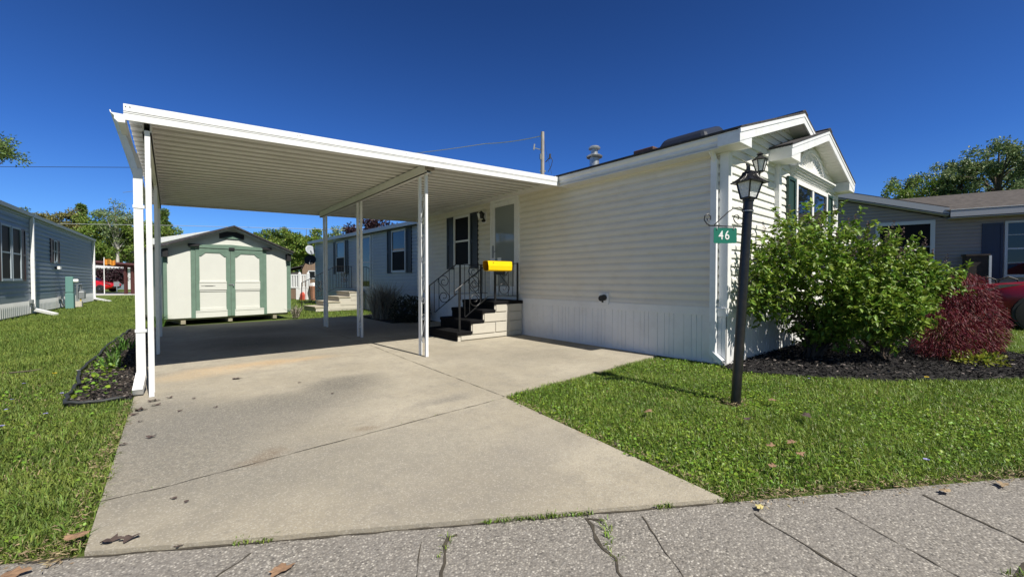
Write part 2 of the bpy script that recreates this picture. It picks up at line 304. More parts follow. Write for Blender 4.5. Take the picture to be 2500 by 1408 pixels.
# ------------------------------------------------------------ builders
ORG = {}
class MB:
    def __init__(s): s.v = []; s.f = []; s.m = []
    def add(s, vs, fs, mi=0):
        o = len(s.v); s.v += [tuple(v) for v in vs]
        for f in fs: s.f.append(tuple(i + o for i in f)); s.m.append(mi)
        return s
    def box(s, x0, y0, z0, x1, y1, z1, mi=0):
        x0, x1 = sorted((x0, x1)); y0, y1 = sorted((y0, y1)); z0, z1 = sorted((z0, z1))
        return s.add([(x0,y0,z0),(x1,y0,z0),(x1,y1,z0),(x0,y1,z0),(x0,y0,z1),(x1,y0,z1),(x1,y1,z1),(x0,y1,z1)],
                     [(0,3,2,1),(4,5,6,7),(0,1,5,4),(1,2,6,5),(2,3,7,6),(3,0,4,7)], mi)
    def prism(s, poly, ext, mi=0):
        n = len(poly); e = Vector(ext); a = [Vector(p) for p in poly]
        return s.add(a + [p + e for p in a], [tuple(range(n))[::-1], tuple(range(n, 2 * n))] +
                     [(i, (i + 1) % n, n + (i + 1) % n, n + i) for i in range(n)], mi)
    def bar(s, a, b, w, h, up=(0, 0, 1), mi=0):
        a, b = Vector(a), Vector(b); d = (b - a).normalized(); x = d.cross(Vector(up))
        if x.length < 1e-5: x = d.cross(Vector((1, 0, 0)))
        x.normalize(); y = x.cross(d); x *= w / 2; y *= h / 2
        return s.prism([a - x - y, a + x - y, a + x + y, a - x + y], b - a, mi)
    def tube(s, pts, r, n=8, mi=0, caps=True):
        pts = [Vector(p) for p in pts]; k = len(pts)
        rs = r if isinstance(r, (list, tuple)) else [r] * k
        ref = Vector((0, 0, 1)); rings = []
        for i, p in enumerate(pts):
            t = (pts[min(i + 1, k - 1)] - pts[max(i - 1, 0)]).normalized()
            x = t.cross(ref)
            if x.length < .08: x = t.cross(Vector((1, .3, 0)))
            x.normalize(); y = x.cross(t)
            if rings and x.dot(rings[-1][1]) < 0: x, y = -x, -y
            rings.append((p, x, y, rs[i]))
        vs = [p + (x * math.cos(2 * math.pi * j / n) + y * math.sin(2 * math.pi * j / n)) * q for p, x, y, q in rings for j in range(n)]
        fs = [(i * n + j, i * n + (j + 1) % n, (i + 1) * n + (j + 1) % n, (i + 1) * n + j) for i in range(k - 1) for j in range(n)]
        if caps: fs += [tuple(range(n))[::-1], tuple(range((k - 1) * n, k * n))]
        return s.add(vs, fs, mi)
    def lathe(s, prof, c=(0, 0, 0), n=20, mi=0, sx=1, sy=1, ph=0.0):
        vs = [(c[0] + r * sx * math.cos(2 * math.pi * j / n + ph), c[1] + r * sy * math.sin(2 * math.pi * j / n + ph), c[2] + z) for r, z in prof for j in range(n)]
        k = len(prof)
        fs = [(i * n + j, i * n + (j + 1) % n, (i + 1) * n + (j + 1) % n, (i + 1) * n + j) for i in range(k - 1) for j in range(n)]
        fs += [tuple(range(n))[::-1], tuple(range((k - 1) * n, k * n))]
        return s.add(vs, fs, mi)
    def xform(s, M):
        s.v = [tuple(M @ Vector(v)) for v in s.v]; return s
    def build(s, name, mats, parent=None, smooth=False, bevel=0.0, recalc=True):
        o = ORG.get(parent.name, Vector()) if parent else Vector()
        me = bpy.data.meshes.new(name); me.from_pydata([Vector(v) - o for v in s.v], [], s.f)
        for m in (mats if isinstance(mats, (list, tuple)) else [mats]): me.materials.append(m)
        me.polygons.foreach_set('material_index', s.m)
        if recalc:
            bm = bmesh.new(); bm.from_mesh(me); bmesh.ops.recalc_face_normals(bm, faces=bm.faces); bm.to_mesh(me); bm.free()
        ob = bpy.data.objects.new(name, me); C.objects.link(ob)
        if parent: ob.parent = parent; ORG[ob.name] = o
        if smooth is True: me.polygons.foreach_set('use_smooth', [True] * len(me.polygons))
        elif smooth:
            bpy_smooth_by_angle(me, smooth)
        if bevel:
            bv = ob.modifiers.new('bevel', 'BEVEL'); bv.width = bevel; bv.segments = 2; bv.limit_method = 'ANGLE'; bv.angle_limit = R(40)
        return ob
def bpy_smooth_by_angle(me, ang):
    me.polygons.foreach_set('use_smooth', [True] * len(me.polygons))
    bm = bmesh.new(); bm.from_mesh(me)
    for e in bm.edges: e.smooth = not (len(e.link_faces) == 2 and e.calc_face_angle(0) > R(ang))
    bm.to_mesh(me); bm.free()
def tag(o, label=None, cat=None, group=None, kind=None):
    if label: o['label'] = label
    if cat: o['category'] = cat
    if group: o['group'] = group
    if kind: o['kind'] = kind
    return o
def thing(name, label, cat, loc=(0, 0, 0), rz=0.0, group=None, world=True):
    """an Empty at the thing's base; world=True lets its parts be given in world coordinates"""
    o = bpy.data.objects.new(name, None); C.objects.link(o); o.location = loc; o.rotation_euler = (0, 0, rz)
    o.empty_display_size = .2
    ORG[o.name] = Vector(loc) if world else Vector()
    return tag(o, label, cat, group)
def copy_tree(o, parent=None):
    c = o.copy(); C.objects.link(c); c.parent = parent
    for ch in list(o.children): copy_tree(ch, c)
    return c

def nmesh(name, V, F, mats, parent=None, mi=None, kind=None):
    """numpy mesh: V (n,3), F list of (k,m) index arrays"""
    o = ORG.get(parent.name, Vector()) if parent else Vector()
    V = V - np.array(o)
    me = bpy.data.meshes.new(name); me.vertices.add(len(V)); me.vertices.foreach_set('co', V.astype(np.float32).ravel())
    tot = np.concatenate([np.full(len(f), f.shape[1], np.int32) for f in F]); li = np.concatenate([f.ravel() for f in F]).astype(np.int32)
    me.loops.add(len(li)); me.loops.foreach_set('vertex_index', li)
    me.polygons.add(len(tot)); st = np.zeros(len(tot), np.int32); st[1:] = np.cumsum(tot)[:-1]
    me.polygons.foreach_set('loop_start', st)
    try: me.polygons.foreach_set('loop_total', tot)
    except Exception: pass
    for m in (mats if isinstance(mats, (list, tuple)) else [mats]): me.materials.append(m)
    if mi is not None: me.polygons.foreach_set('material_index', mi.astype(np.int32))
    me.update(calc_edges=True); me.validate()
    ob = bpy.data.objects.new(name, me); C.objects.link(ob)
    if parent: ob.parent = parent; ORG[ob.name] = o
    if kind: ob['kind'] = kind
    return ob
def unit(a): return a / (np.linalg.norm(a, axis=1, keepdims=True) + 1e-9)
def rand_dirs(n):
    return unit(rng.normal(size=(n, 3)))
def leaves(P, D, L, W, fold=0.25, droop=0.15):
    """oval folded leaves: 6 verts, 2 quads each. P base, D direction, L length, W width arrays"""
    n = len(P); D = unit(D); up = rand_dirs(n) * .6 + np.array([0, 0, 1.0])
    X = unit(np.cross(D, up)); U = unit(np.cross(X, D))
    L = np.broadcast_to(np.asarray(L, float), (n,))[:, None]; W = np.broadcast_to(np.asarray(W, float), (n,))[:, None]
    z = U * W * fold
    tip = P + D * L - U * L * droop
    V = np.stack([P, P + D * L * .3 + X * W * .5 + z, P + D * L * .7 + X * W * .42 + z - U * L * droop * .5, tip,
                  P + D * L * .7 - X * W * .42 + z - U * L * droop * .5, P + D * L * .3 - X * W * .5 + z], 1)
    b = np.arange(n)[:, None] * 6
    F = np.concatenate([b + np.array([[0, 1, 2, 3]]), b + np.array([[0, 3, 4, 5]])], 0)
    return V.reshape(-1, 3), F
def diamonds(P, D, L, W):
    n = len(P); D = unit(D); X = unit(np.cross(D, rand_dirs(n)))
    L = np.broadcast_to(np.asarray(L, float), (n,))[:, None]; W = np.broadcast_to(np.asarray(W, float), (n,))[:, None]
    V = np.stack([P, P + D * L * .5 + X * W * .5, P + D * L, P + D * L * .5 - X * W * .5], 1)
    return V.reshape(-1, 3), np.arange(n)[:, None] * 4 + np.array([[0, 1, 2, 3]])
def blades(P, H, W, lean, bend=.5):
    """grass blades: 5 verts, quad + tri"""
    n = len(P); a = rng.uniform(0, 2 * np.pi, n); d = np.stack([np.cos(a), np.sin(a), np.zeros(n)], 1)
    a2 = a + np.pi / 2 + rng.normal(0, .5, n); x = np.stack([np.cos(a2), np.sin(a2), np.zeros(n)], 1)
    H = H[:, None]; W = np.broadcast_to(np.asarray(W, float), (n,))[:, None]; le = np.broadcast_to(np.asarray(lean, float), (n,))[:, None]
    mid = P + d * H * le * .35 + np.array([0, 0, 1.0]) * H * .55
    tip = P + d * H * le + np.array([0, 0, 1.0]) * H * np.clip(1 - le * bend, .15, 1)
    V = np.stack([P - x * W * .5, P + x * W * .5, mid + x * W * .42, mid - x * W * .42, tip], 1).reshape(-1, 3)
    b = np.arange(n)[:, None] * 5
    return V, [b + np.array([[0, 1, 2, 3]]), b + np.array([[3, 2, 4]])]

def inpoly(x, y, poly):
    r = np.zeros(len(x), bool); j = len(poly) - 1
    for i in range(len(poly)):
        xi, yi = poly[i]; xj, yj = poly[j]
        c = ((yi > y) != (yj > y)) & (x < (xj - xi) * (y - yi) / (yj - yi + 1e-12) + xi)
        r ^= c; j = i
    return r
def sheet(mb, poly, z, mi=0):
    return mb.add([(x, y, z) for x, y in poly], [tuple(range(len(poly)))], mi)
def slab(mb, poly, z0, z1, mi=0):
    return mb.prism([(x, y, z0) for x, y in poly], (0, 0, z1 - z0), mi)

def siding(mb, O, U, Nn, L, z0, z1, h=.1145, lo=None, hi=None, mi=0, d0=.0):
    """dutch-lap siding: profile extruded along U from O, outward Nn. lo/hi(z) clip the run (gables)"""
    O, U, Nn = Vector(O), Vector(U), Vector(Nn); prof = []
    z = z0
    while z < z1 - 1e-4:
        for d, q in ((.026, 0.0), (.025, .46), (.005, .88), (.004, 1.0)):
            zz = z + q * h
            prof.append((d + d0, min(zz, z1)))
            if zz >= z1: break
        z += h
    vs = []; fs = []
    for d, zz in prof:
        a = lo(zz) if lo else 0.0; b = hi(zz) if hi else L
        if b < a: a = b = (a + b) / 2
        for u in (a, b):
            p = O + U * u + Nn * d; vs.append((p.x, p.y, zz))
    for i in range(len(prof) - 1): fs.append((2 * i, 2 * i + 1, 2 * i + 3, 2 * i + 2))
    mb.add(vs, fs, mi); return mb
def skirting(mb, O, U, Nn, L, z0, z1, pat=(.115, .075, .075, .155), mi=0):
    O, U, Nn = Vector(O), Vector(U), Vector(Nn); pr = []; u = 0; i = 0
    while u < L:
        st = pat[i % len(pat)]
        pr += [(u, .012), (min(u + st - .010, L), .012), (min(u + st - .006, L), .0045), (min(u + st - .003, L), .0045)]
        u += st; i += 1
    vs = []
    for u, d in pr:
        p = O + U * u + Nn * d; vs += [(p.x, p.y, z0), (p.x, p.y, z1)]
    mb.add(vs, [(2 * i, 2 * i + 2, 2 * i + 3, 2 * i + 1) for i in range(len(pr) - 1)], mi); return mb

def wbox(mb, O, U, Nn, u0, u1, d0, d1, z0, z1, mi=0):
    O, U, Nn = Vector(O), Vector(U), Vector(Nn)
    a = O + U * u0 + Nn * d0
    p = [(a.x, a.y, z0)]
    q = [O + U * u0 + Nn * d0, O + U * u1 + Nn * d0, O + U * u1 + Nn * d1, O + U * u0 + Nn * d1]
    return mb.prism([(v.x, v.y, z0) for v in q], (0, 0, z1 - z0), mi)
def window(parent, O, U, Nn, u0, u1, z0, z1, fm=WTRIM, split='h', fw=.055, glass=GLASS, glass2=None, grid=None, name='window'):
    f = MB()
    for a in ((u0, u0 + fw, z0, z1), (u1 - fw, u1, z0, z1), (u0 + fw, u1 - fw, z1 - fw, z1), (u0 + fw, u1 - fw, z0, z0 + fw)):
        wbox(f, O, U, Nn, a[0], a[1], 0, .055, a[2], a[3])
    wbox(f, O, U, Nn, u0 - .015, u1 + .015, .03, .07, z0 - .02, z0)
    zm, um = (z0 + z1) / 2, (u0 + u1) / 2
    if split == 'h': wbox(f, O, U, Nn, u0 + fw, u1 - fw, 0.012, .046, zm - .022, zm + .022)
    if split == 'v': wbox(f, O, U, Nn, um - .05, um + .05, 0.012, .050, z0 + fw, z1 - fw)
    if grid:
        for k in range(1, grid[0]):
            u = u0 + fw + (u1 - u0 - 2 * fw) * k / grid[0]; wbox(f, O, U, Nn, u - .008, u + .008, .02, .036, z0 + fw, zm - .022)
            wbox(f, O, U, Nn, u - .008, u + .008, .02, .036, zm + .022, z1 - fw)
        for k in range(1, grid[1]):
            z = z0 + (z1 - z0) * k / grid[1]
            if abs(z - zm) > .1: wbox(f, O, U, Nn, u0 + fw, u1 - fw, .021, .035, z - .008, z + .008)
    fo = f.build(name, fm, parent)
    if split == 'v':
        for a, b in ((u0 + fw, um - .05), (um + .05, u1 - fw)):
            g = MB(); wbox(g, O, U, Nn, a, b, .005, .030, z0 + fw, z1 - fw); g.build('pane', glass, fo)
    else:
        for a, b, gm in ((zm + .022, z1 - fw, glass), (z0 + fw, zm - .022, glass2 or glass)):
            g = MB(); wbox(g, O, U, Nn, u0 + fw, u1 - fw, .005, .0285 if gm is glass else .032, a, b); g.build('pane', gm, fo)
    return fo
def shutter(parent, O, U, Nn, u0, u1, z0, z1, m):
    s = MB(); wbox(s, O, U, Nn, u0, u1, .012, .036, z0, z1)
    fr = .05
    for a in ((u0, u0 + fr, z0, z1), (u1 - fr, u1, z0, z1), (u0 + fr, u1 - fr, z1 - fr, z1), (u0 + fr, u1 - fr, z0, z0 + fr),
              (u0 + fr, u1 - fr, (z0 + z1) / 2 - .03, (z0 + z1) / 2 + .03)):
        wbox(s, O, U, Nn, a[0], a[1], .036, .052, a[2], a[3])
    return s.build('shutter', m, parent)
def spiral(c, ax, ay, r0, turns, a0, sgn=1, n=22, shrink=.22):
    """spiral in the plane (ax, ay) starting on radius r0 at angle a0 and winding inwards"""
    c, ax, ay = Vector(c), Vector(ax), Vector(ay); out = []
    for i in range(n):
        t = i / (n - 1); a = a0 + sgn * t * turns * 2 * math.pi; r = r0 * (1 - t * (1 - shrink))
        out.append(c + ax * (r * math.cos(a)) + ay * (r * math.sin(a)))
    return out
def s_scroll(mb, c, ax, ay, h, rad=.006, n=6, flip=1, mi=0):
    """wrought S: two spirals joined by a diagonal"""
    c, ax, ay = Vector(c), Vector(ax) * flip, Vector(ay); r = h * .24
    top = c + ay * (h / 2 - r); bot = c - ay * (h / 2 - r)
    a = spiral(top, ax, ay, r, 1.35, math.pi, -1); b = spiral(bot, ax, ay, r, 1.35, 0, -1)
    mb.tube(a[::-1] + b, rad, n, mi)
exec_order = 'setting, buildings, carport, props, plants'

# ------------------------------------------------------------ the setting: ground, driveway, pavement, beds
STM = -.611                                     # street edge: Y = 2.235 + STM * X
def streety(x): return 2.30 + STM * x
mb = MB(); g = 60
xs = [-400 + 800 * i / g for i in range(g + 1)]; ys = [-80 + 780 * i / g for i in range(g + 1)]
mb.v = [(x, y, -.035) for y in ys for x in xs]
mb.f = [(j * (g + 1) + i, j * (g + 1) + i + 1, (j + 1) * (g + 1) + i + 1, (j + 1) * (g + 1) + i) for j in range(g) for i in range(g)]; mb.m = [0] * len(mb.f)
tag(mb.build('lawn', GROUND), kind='structure')
DRIVE = [(-.295, 2.485), (2.235, .94), (2.52, 3.13), (2.56, 3.17), (5.74, 3.42), (5.74, 10.2), (4.55, 10.5), (4.55, 13.5), (-.30, 13.35), (-.29, 5.3)]
mb = MB(); slab(mb, DRIVE, -.12, 0.0, 0)
def crack(mb, pts, w, z, mi, jit=.012, step=.07, seed=1):
    rr = random.Random(seed); out = []
    for (a, b) in zip(pts, pts[1:]):
        a, b = Vector(a), Vector(b); n = max(2, int((b - a).length / step))
        for i in range(n): out.append(a.lerp(b, i / n))
    out.append(Vector(pts[-1])); L = []; Rr = []
    for i, p in enumerate(out):
        d = (out[min(i + 1, len(out) - 1)] - out[max(i - 1, 0)]).normalized(); nn = Vector((-d.y, d.x))
        p = p + nn * rr.uniform(-jit, jit); ww = w * rr.uniform(.12, .85)
        L.append((p + nn * ww).to_3d() + Vector((0, 0, z))); Rr.append((p - nn * ww).to_3d() + Vector((0, 0, z)))
    k = len(out)
    mb.add(L + Rr, [(i, i + 1, k + i + 1, k + i) for i in range(k - 1)], mi)
crack(mb, [(2.53, 3.16), (2.62, 5.3), (2.71, 7.2), (2.75, 13.3)], .006, .003, 1, .005, seed=2)
crack(mb, [(-.32, 3.0), (.0, 2.98), (2.50, 3.13)], .006, .003, 1, .006, seed=3)
crack(mb, [(-.29, 8.6), (5.7, 8.9)], .006, .003, 1, .004, seed=4)
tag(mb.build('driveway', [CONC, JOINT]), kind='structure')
mb = MB()
slab(mb, [(-9, streety(-9)), (9.5, streety(9.5)), (9.5, streety(9.5) - 5), (-9, streety(-9) - 5)], -.16, -.022, 0)
for k, (pts, ww, jit) in enumerate([([(1.62, 1.25), (1.56, 1.30), (1.47, 1.17), (1.42, 1.04), (1.33, .92), (1.2, .7), (1.0, .4)], .014, .012),
                       ([(1.79, 1.14), (1.66, .97), (1.54, .79), (1.3, .43)], .006, .004), ([(2.24, .80), (2.06, .34), (1.9, -.05)], .009, .006),
                       ([(2.62, .55), (2.38, .1), (2.2, -.25)], .006, .004), ([(3.15, .28), (2.93, -.06), (2.7, -.5)], .009, .006),
                       ([(1.0, 1.60), (.96, 1.62), (.86, 1.47), (.79, 1.39), (.6, 1.1)], .012, .008), ([(.85, 1.66), (.73, 1.47), (.6, 1.25)], .004, .003),
                       ([(.25, 2.06), (.10, 1.96), (-.1, 1.6)], .006, .005), ([(4.3, -.43), (4.0, -.9)], .007, .004), ([(-.6, 2.56), (-.9, 2.1)], .006, .004),
                       ([(2.46, .0), (2.75, -.10), (3.3, -.45)], .02, .01)]):
    crack(mb, pts, ww, -.019, 1, jit, .05, seed=20 + k)
crack(mb, [(-.5, streety(-.5) - .004), (2.3, streety(2.3) - .004)], .011, -.018, 1, .004, seed=9)
tag(mb.build('pavement', [AGG, JOINT]), kind='structure')
MULP = [(5.62, 2.42), (5.53, 2.18), (5.75, 1.79), (5.9, 1.41), (6.3, .92), (6.9, .45), (7.74, -.16), (8.8, -.62), (10.1, -.30), (10.75, .5), (11.3, 1.5), (11.6, 2.6), (10.97, 2.6), (10.9, 2.42)]
mb = MB(); slab(mb, MULP, -.06, .004); tag(mb.build('mulch_bed', MULCH), kind='structure')
BEDL = [(-.75, 5.5), (-.77, 6.3), (-.85, 7.3), (-.84, 8.4), (-.80, 10.2), (-.74, 13.0), (-.3, 13.3), (-.3, 5.45)]
mb = MB(); slab(mb, BEDL, -.06, -.008); tag(mb.build('side_bed', MULCH), kind='structure')
mb = MB(); slab(mb, [(4.6, 10.5), (5.75, 10.25), (6.1, 11.4), (5.7, 14.2), (4.8, 13.6)], -.06, -.008); tag(mb.build('back_bed', MULCH), kind='structure')
a, b, c, d = at(150, 719, 33.5), at(345, 718.5, 33.5), at(345, 712, 41), at(120, 713, 41)
mb = MB(); slab(mb, [(p.x - 25 * (i in (0, 3)), p.y) for i, p in enumerate((a, b, c, d))], -.05, -.02); tag(mb.build('road', ROADG), kind='structure')
a, b = at(705, 722, 27), at(790, 722, 27)
mb = MB(); slab(mb, [(a.x, a.y), (b.x, b.y), (b.x + 6, b.y + 9), (a.x + 4, a.y + 12)], -.05, -.022); tag(mb.build('gravel_yard', GRAVEL), kind='structure')

# ------------------------------------------------------------ the mobile home
XW, YF, YB = 5.76, 2.42, 11.4
H = thing('mobile_home', 'cream mobile home with white skirting, twin front gables and a glazed side door', 'mobile home', (XW, YF, 0))
U, NW = (0, -1, 0), (-1, 0, 0); O = (XW, YB, 0); LW = YB - YF           # long wall, u runs towards the street
def uy(y): return YB - y
mb = MB(); siding(mb, O, U, NW, LW, .77, 2.99); mb.box(XW + .004, YF + .03, .6, XW + .05, YB, 3.0); mb.box(XW, YB, .6, 10.0, YB + .03, 3.3)
for i in range(26):                                                       # lap seams where panels overlap
    k_ = random.randrange(0, 19); u_ = random.uniform(.1, LW - .1)
    wbox(mb, O, U, NW, u_, u_ + .0025, .02, .0275, .77 + k_ * .1145, .77 + k_ * .1145 + .052)
mb.build('wall', CREAM, H)
mb = MB(); skirting(mb, O, U, NW, LW, .03, .665); mb.box(XW - .022, YF, 0, XW + .02, YB, .035); mb.build('skirting', SKIRT, H)
mb = MB(); mb.box(XW - .030, YF - .012, .66, XW + .01, YB, .755); mb.box(XW - .038, YF - .014, .755, XW + .01, YB, .775)
for y in (3.36, 6.0, 9.1): mb.box(XW - .0315, y, .662, XW - .029, y + .006, .754)
mb.build('skirting_band', SKIRT, H)
mb = MB()                                                                # skirting vent panel
mb.box(XW - .0165, 5.72, .06, XW - .012, 5.84, .64)
for k in range(28): mb.box(XW - .0185, 5.73, .075 + k * .02, XW - .0165, 5.83, .083 + k * .02)
mb.build('skirting_vent', SKIRT, H)
mb = MB(); mb.box(5.49, YF - .25, 2.862, XW - .001, 5.30, 2.878); mb.box(5.595, 2.16, 2.878, 5.615, 5.30, 3.03); mb.build('soffit', SOFFIT, H)
mb = MB()                                                                # K gutter along the eave
gp = [(5.595, 2.90), (5.535, 2.895), (5.505, 2.93), (5.512, 2.965), (5.480, 3.00), (5.478, 3.035), (5.488, 3.035), (5.49, 3.006), (5.595, 3.006)]
mb.prism([(x, 2.17, z) for x, z in gp], (0, 3.12, 0)); mb.build('gutter', WTRIM, H)
# roof
def zr(x): return 3.84 - .327 * abs(x - 7.92)
mb = MB()
for x0_, xe, y0_ in ((7.92, 5.455, 2.13), (7.92, 8.60, 2.13), (8.60, 10.38, 2.55)):
    mb.prism([(x0_, y0_, zr(x0_)), (xe, y0_, zr(xe)), (xe, y0_, zr(xe) + .03), (x0_, y0_, zr(x0_) + .032)], (0, 11.53 - y0_, 0))
mb.prism([(7.78, 2.125, 3.83), (7.92, 2.125, 3.876), (8.06, 2.125, 3.83), (8.06, 2.125, 3.85), (7.92, 2.125, 3.897), (7.78, 2.125, 3.85)], (0, 9.41, 0))
mb.build('roof', SHINGLE, H)
mb = MB()
for xa, xb in ((5.44, 7.92), (7.92, 8.56)):
    za, zb = zr(xa), zr(xb)
    mb.prism([(xa, 2.14, za - .155), (xb, 2.14, zb - .155), (xb, 2.14, zb - .003), (xa, 2.14, za - .003)], (0, .022, 0))
    mb.prism([(xa, 2.132, za - .05), (xb, 2.132, zb - .05), (xb, 2.132, zb + .004), (xa, 2.132, za + .004)], (0, .008, 0))
mb.build('rake_fascia', WHITE, H)
mb = MB()
for xa, xb in ((5.82, 7.92), (7.92, 8.50)):
    k = 9
    for i in range(k):
        x0, x1 = xa + (xb - xa) * i / k, xa + (xb - xa) * (i + .97) / k
        mb.prism([(x0, 2.162, zr(x0) - .13), (x1, 2.162, zr(x1) - .13), (x1, 2.162, zr(x1) - .118), (x0, 2.162, zr(x0) - .118)], (0, .26, 0))
mb.build('rake_soffit', SOFFIT, H)
mb = MB(); mb.prism([(5.445, 2.145, 2.866), (5.82, 2.145, 2.866), (5.82, 2.145, zr(5.82) - .13), (5.445, 2.145, 3.0)], (0, .27, 0)); mb.build('eave_return', WHITE, H)
# street facade
FO, FU, FN = (XW, YF, 0), (1, 0, 0), (0, -1, 0)
mb = MB()
siding(mb, FO, FU, FN, 4.4, .77, 3.72, lo=lambda z: max(.0, (z - zr(XW) + .12) / .327), hi=lambda z: min(4.3, 7.92 - XW + (3.84 - .12 - z) / .327))
mb.prism([(XW, YF + .002, 0), (10.05, YF + .002, 0), (10.05, YF + .002, 3.02), (7.92, YF + .002, 3.71), (XW, YF + .002, 3.02)], (0, .03, 0))
mb.build('front_wall', FACADE, H)
mb = MB(); skirting(mb, FO, FU, FN, 5.2, .0, .665); mb.box(XW - .01, YF - .03, .66, 10.95, YF + .01, .765); mb.build('front_skirting', SKIRT, H)
mb = MB(); mb.box(XW - .026, YF - .024, .77, XW + .005, YF + .085, 2.866); mb.box(XW - .02, YF - .028, .775, XW + .085, YF - .001, 2.866); mb.build('corner_post', WTRIM, H)
# bay with its own gable
YBAY = 2.36; BX0, BX1 = 7.45, 10.95
def zg(x): return 3.815 - .33 * abs(x - 9.12)
mb = MB(); siding(mb, (BX0, YBAY, 0), FU, FN, BX1 - BX0, .77, 3.70, lo=lambda z: max(0, 9.12 - BX0 - (3.815 - .12 - z) / .33), hi=lambda z: min(BX1 - BX0, 9.12 - BX0 + (3.815 - .12 - z) / .33))
mb.prism([(BX0, YBAY + .002, .66), (BX1, YBAY + .002, .66), (BX1, YBAY + .002, 3.05), (9.12, YBAY + .002, 3.69), (BX0, YBAY + .002, 3.05)], (0, .055, 0))
mb.box(BX1 - .04, YBAY + .06, 0, BX1, 7.5, 3.05)
mb.build('bay_wall', FACADE, H)
mb = MB(); mb.box(BX0 - .012, YBAY - .026, .77, BX0 + .10, YBAY + .055, 3.0); mb.build('bay_corner_trim', WTRIM, H); mb = MB(); mb.box(BX1 - .10, YBAY - .026, .77, BX1 + .012, YBAY + .05, 3.0); mb.build('bay_corner_trim', WTRIM, H)
mb = MB()
for xe in (7.15, 11.09):
    mb.prism([(9.12, 2.07, 3.82), (xe, 2.07, zg(xe) + .005), (xe, 2.07, zg(xe) + .032), (9.12, 2.07, 3.85)], (0, 4.4, 0))
mb.prism([(8.99, 2.066, 3.812), (9.12, 2.066, 3.855), (9.25, 2.066, 3.812), (9.25, 2.066, 3.83), (9.12, 2.066, 3.874), (8.99, 2.066, 3.83)], (0, 4.4, 0))
mb.build('bay_roof', SHINGLE, H)
mb = MB()
for xa, xb in ((7.16, 9.12), (9.12, 11.08)):
    za, zb = zg(xa), zg(xb)
    mb.prism([(xa, 2.085, za - .165), (xb, 2.085, zb - .165), (xb, 2.085, zb - .003), (xa, 2.085, za - .003)], (0, .022, 0))
    mb.prism([(xa, 2.077, za - .045), (xb, 2.077, zb - .045), (xb, 2.077, zb + .004), (xa, 2.077, za + .004)], (0, .008, 0))
mb.build('bay_rake_fascia', WHITE, H)
mb = MB()
for xa, xb in ((7.57, 9.12), (9.12, 10.67)):
    k = 14
    for i in range(k):
        x0, x1 = xa + (xb - xa) * i / k, xa + (xb - xa) * (i + .93) / k
        mb.prism([(x0, 2.107, zg(x0) - .14), (x1, 2.107, zg(x1) - .14), (x1, 2.107, zg(x1) - .128), (x0, 2.107, zg(x0) - .128)], (0, .25, 0))
mb.build('bay_rake_soffit', SOFFIT, H)
mb = MB()
mb.prism([(7.162, 2.09, 2.985), (7.57, 2.09, 2.985), (7.57, 2.09, zg(7.57) - .14), (7.162, 2.09, zg(7.162) - .004)], (0, .33, 0)); mb.build('bay_eave_return', WTRIM, H); mb = MB()
mb.prism([(10.67, 2.09, 2.985), (11.075, 2.09, 2.985), (11.075, 2.09, zg(11.075) - .004), (10.67, 2.09, zg(10.67) - .14)], (0, .33, 0)); mb.build('bay_eave_return', WTRIM, H)
mb = MB(); mb.prism([(11.09, 2.10, 3.05), (11.16, 2.10, 3.05), (11.20, 2.10, 3.16), (11.20, 2.10, 3.18), (11.09, 2.10, 3.18)], (0, 3.5, 0)); mb.build('bay_gutter', WTRIM, H)
BO = (0, YBAY - .012, 0)
window(H, BO, FU, FN, 8.15, 10.02, 1.25, 2.86, split='v', fw=.08, name='front_window')
shutter(H, BO, FU, FN, 7.76, 8.12, 1.25, 2.85, GREENSH); shutter(H, BO, FU, FN, 10.06, 10.40, 1.25, 2.85, GREENSH)
mb = MB()                                                               # moulded ledge over the window and the fan above it
for k, (dz, dd) in enumerate(((0, .03), (.03, .05), (.06, .08), (.09, .11), (.115, .13))):
    mb.box(8.0 - .012 * k, YBAY - .012 - dd, 2.905 + dz, 10.2 + .012 * k, YBAY - .01, 2.935 + dz)
mb.build('window_ledge', WTRIM, H)
mb = MB(); n = 28; cx, cz, rx, rz = 9.12, 3.052, .78, .46
arc = lambda q, y: [(cx + rx * q * math.cos(math.pi * i / n), y, cz + rz * q * math.sin(math.pi * i / n)) for i in range(n + 1)]
mb.prism(arc(.93, YBAY - .02), (0, .01, 0), 0)
A, B = arc(1, YBAY - .05), arc(.88, YBAY - .05)
for i in range(n): mb.prism([A[i], A[i + 1], B[i + 1], B[i]], (0, .04, 0), 0)
for i in range(1, 16):
    a = math.pi * i / 16; p0 = Vector((cx + .26 * rx * math.cos(a), YBAY - .024, cz + .26 * rz * math.sin(a))); p1 = Vector((cx + .88 * rx * math.cos(a), YBAY - .024, cz + .88 * rz * math.sin(a)))
    mb.bar(p0, p1, .022, .022, (0, 1, 0))
mb.prism(arc(.26, YBAY - .045), (0, .03, 0), 0)
mb.build('fan_louvre', WTRIM, H)
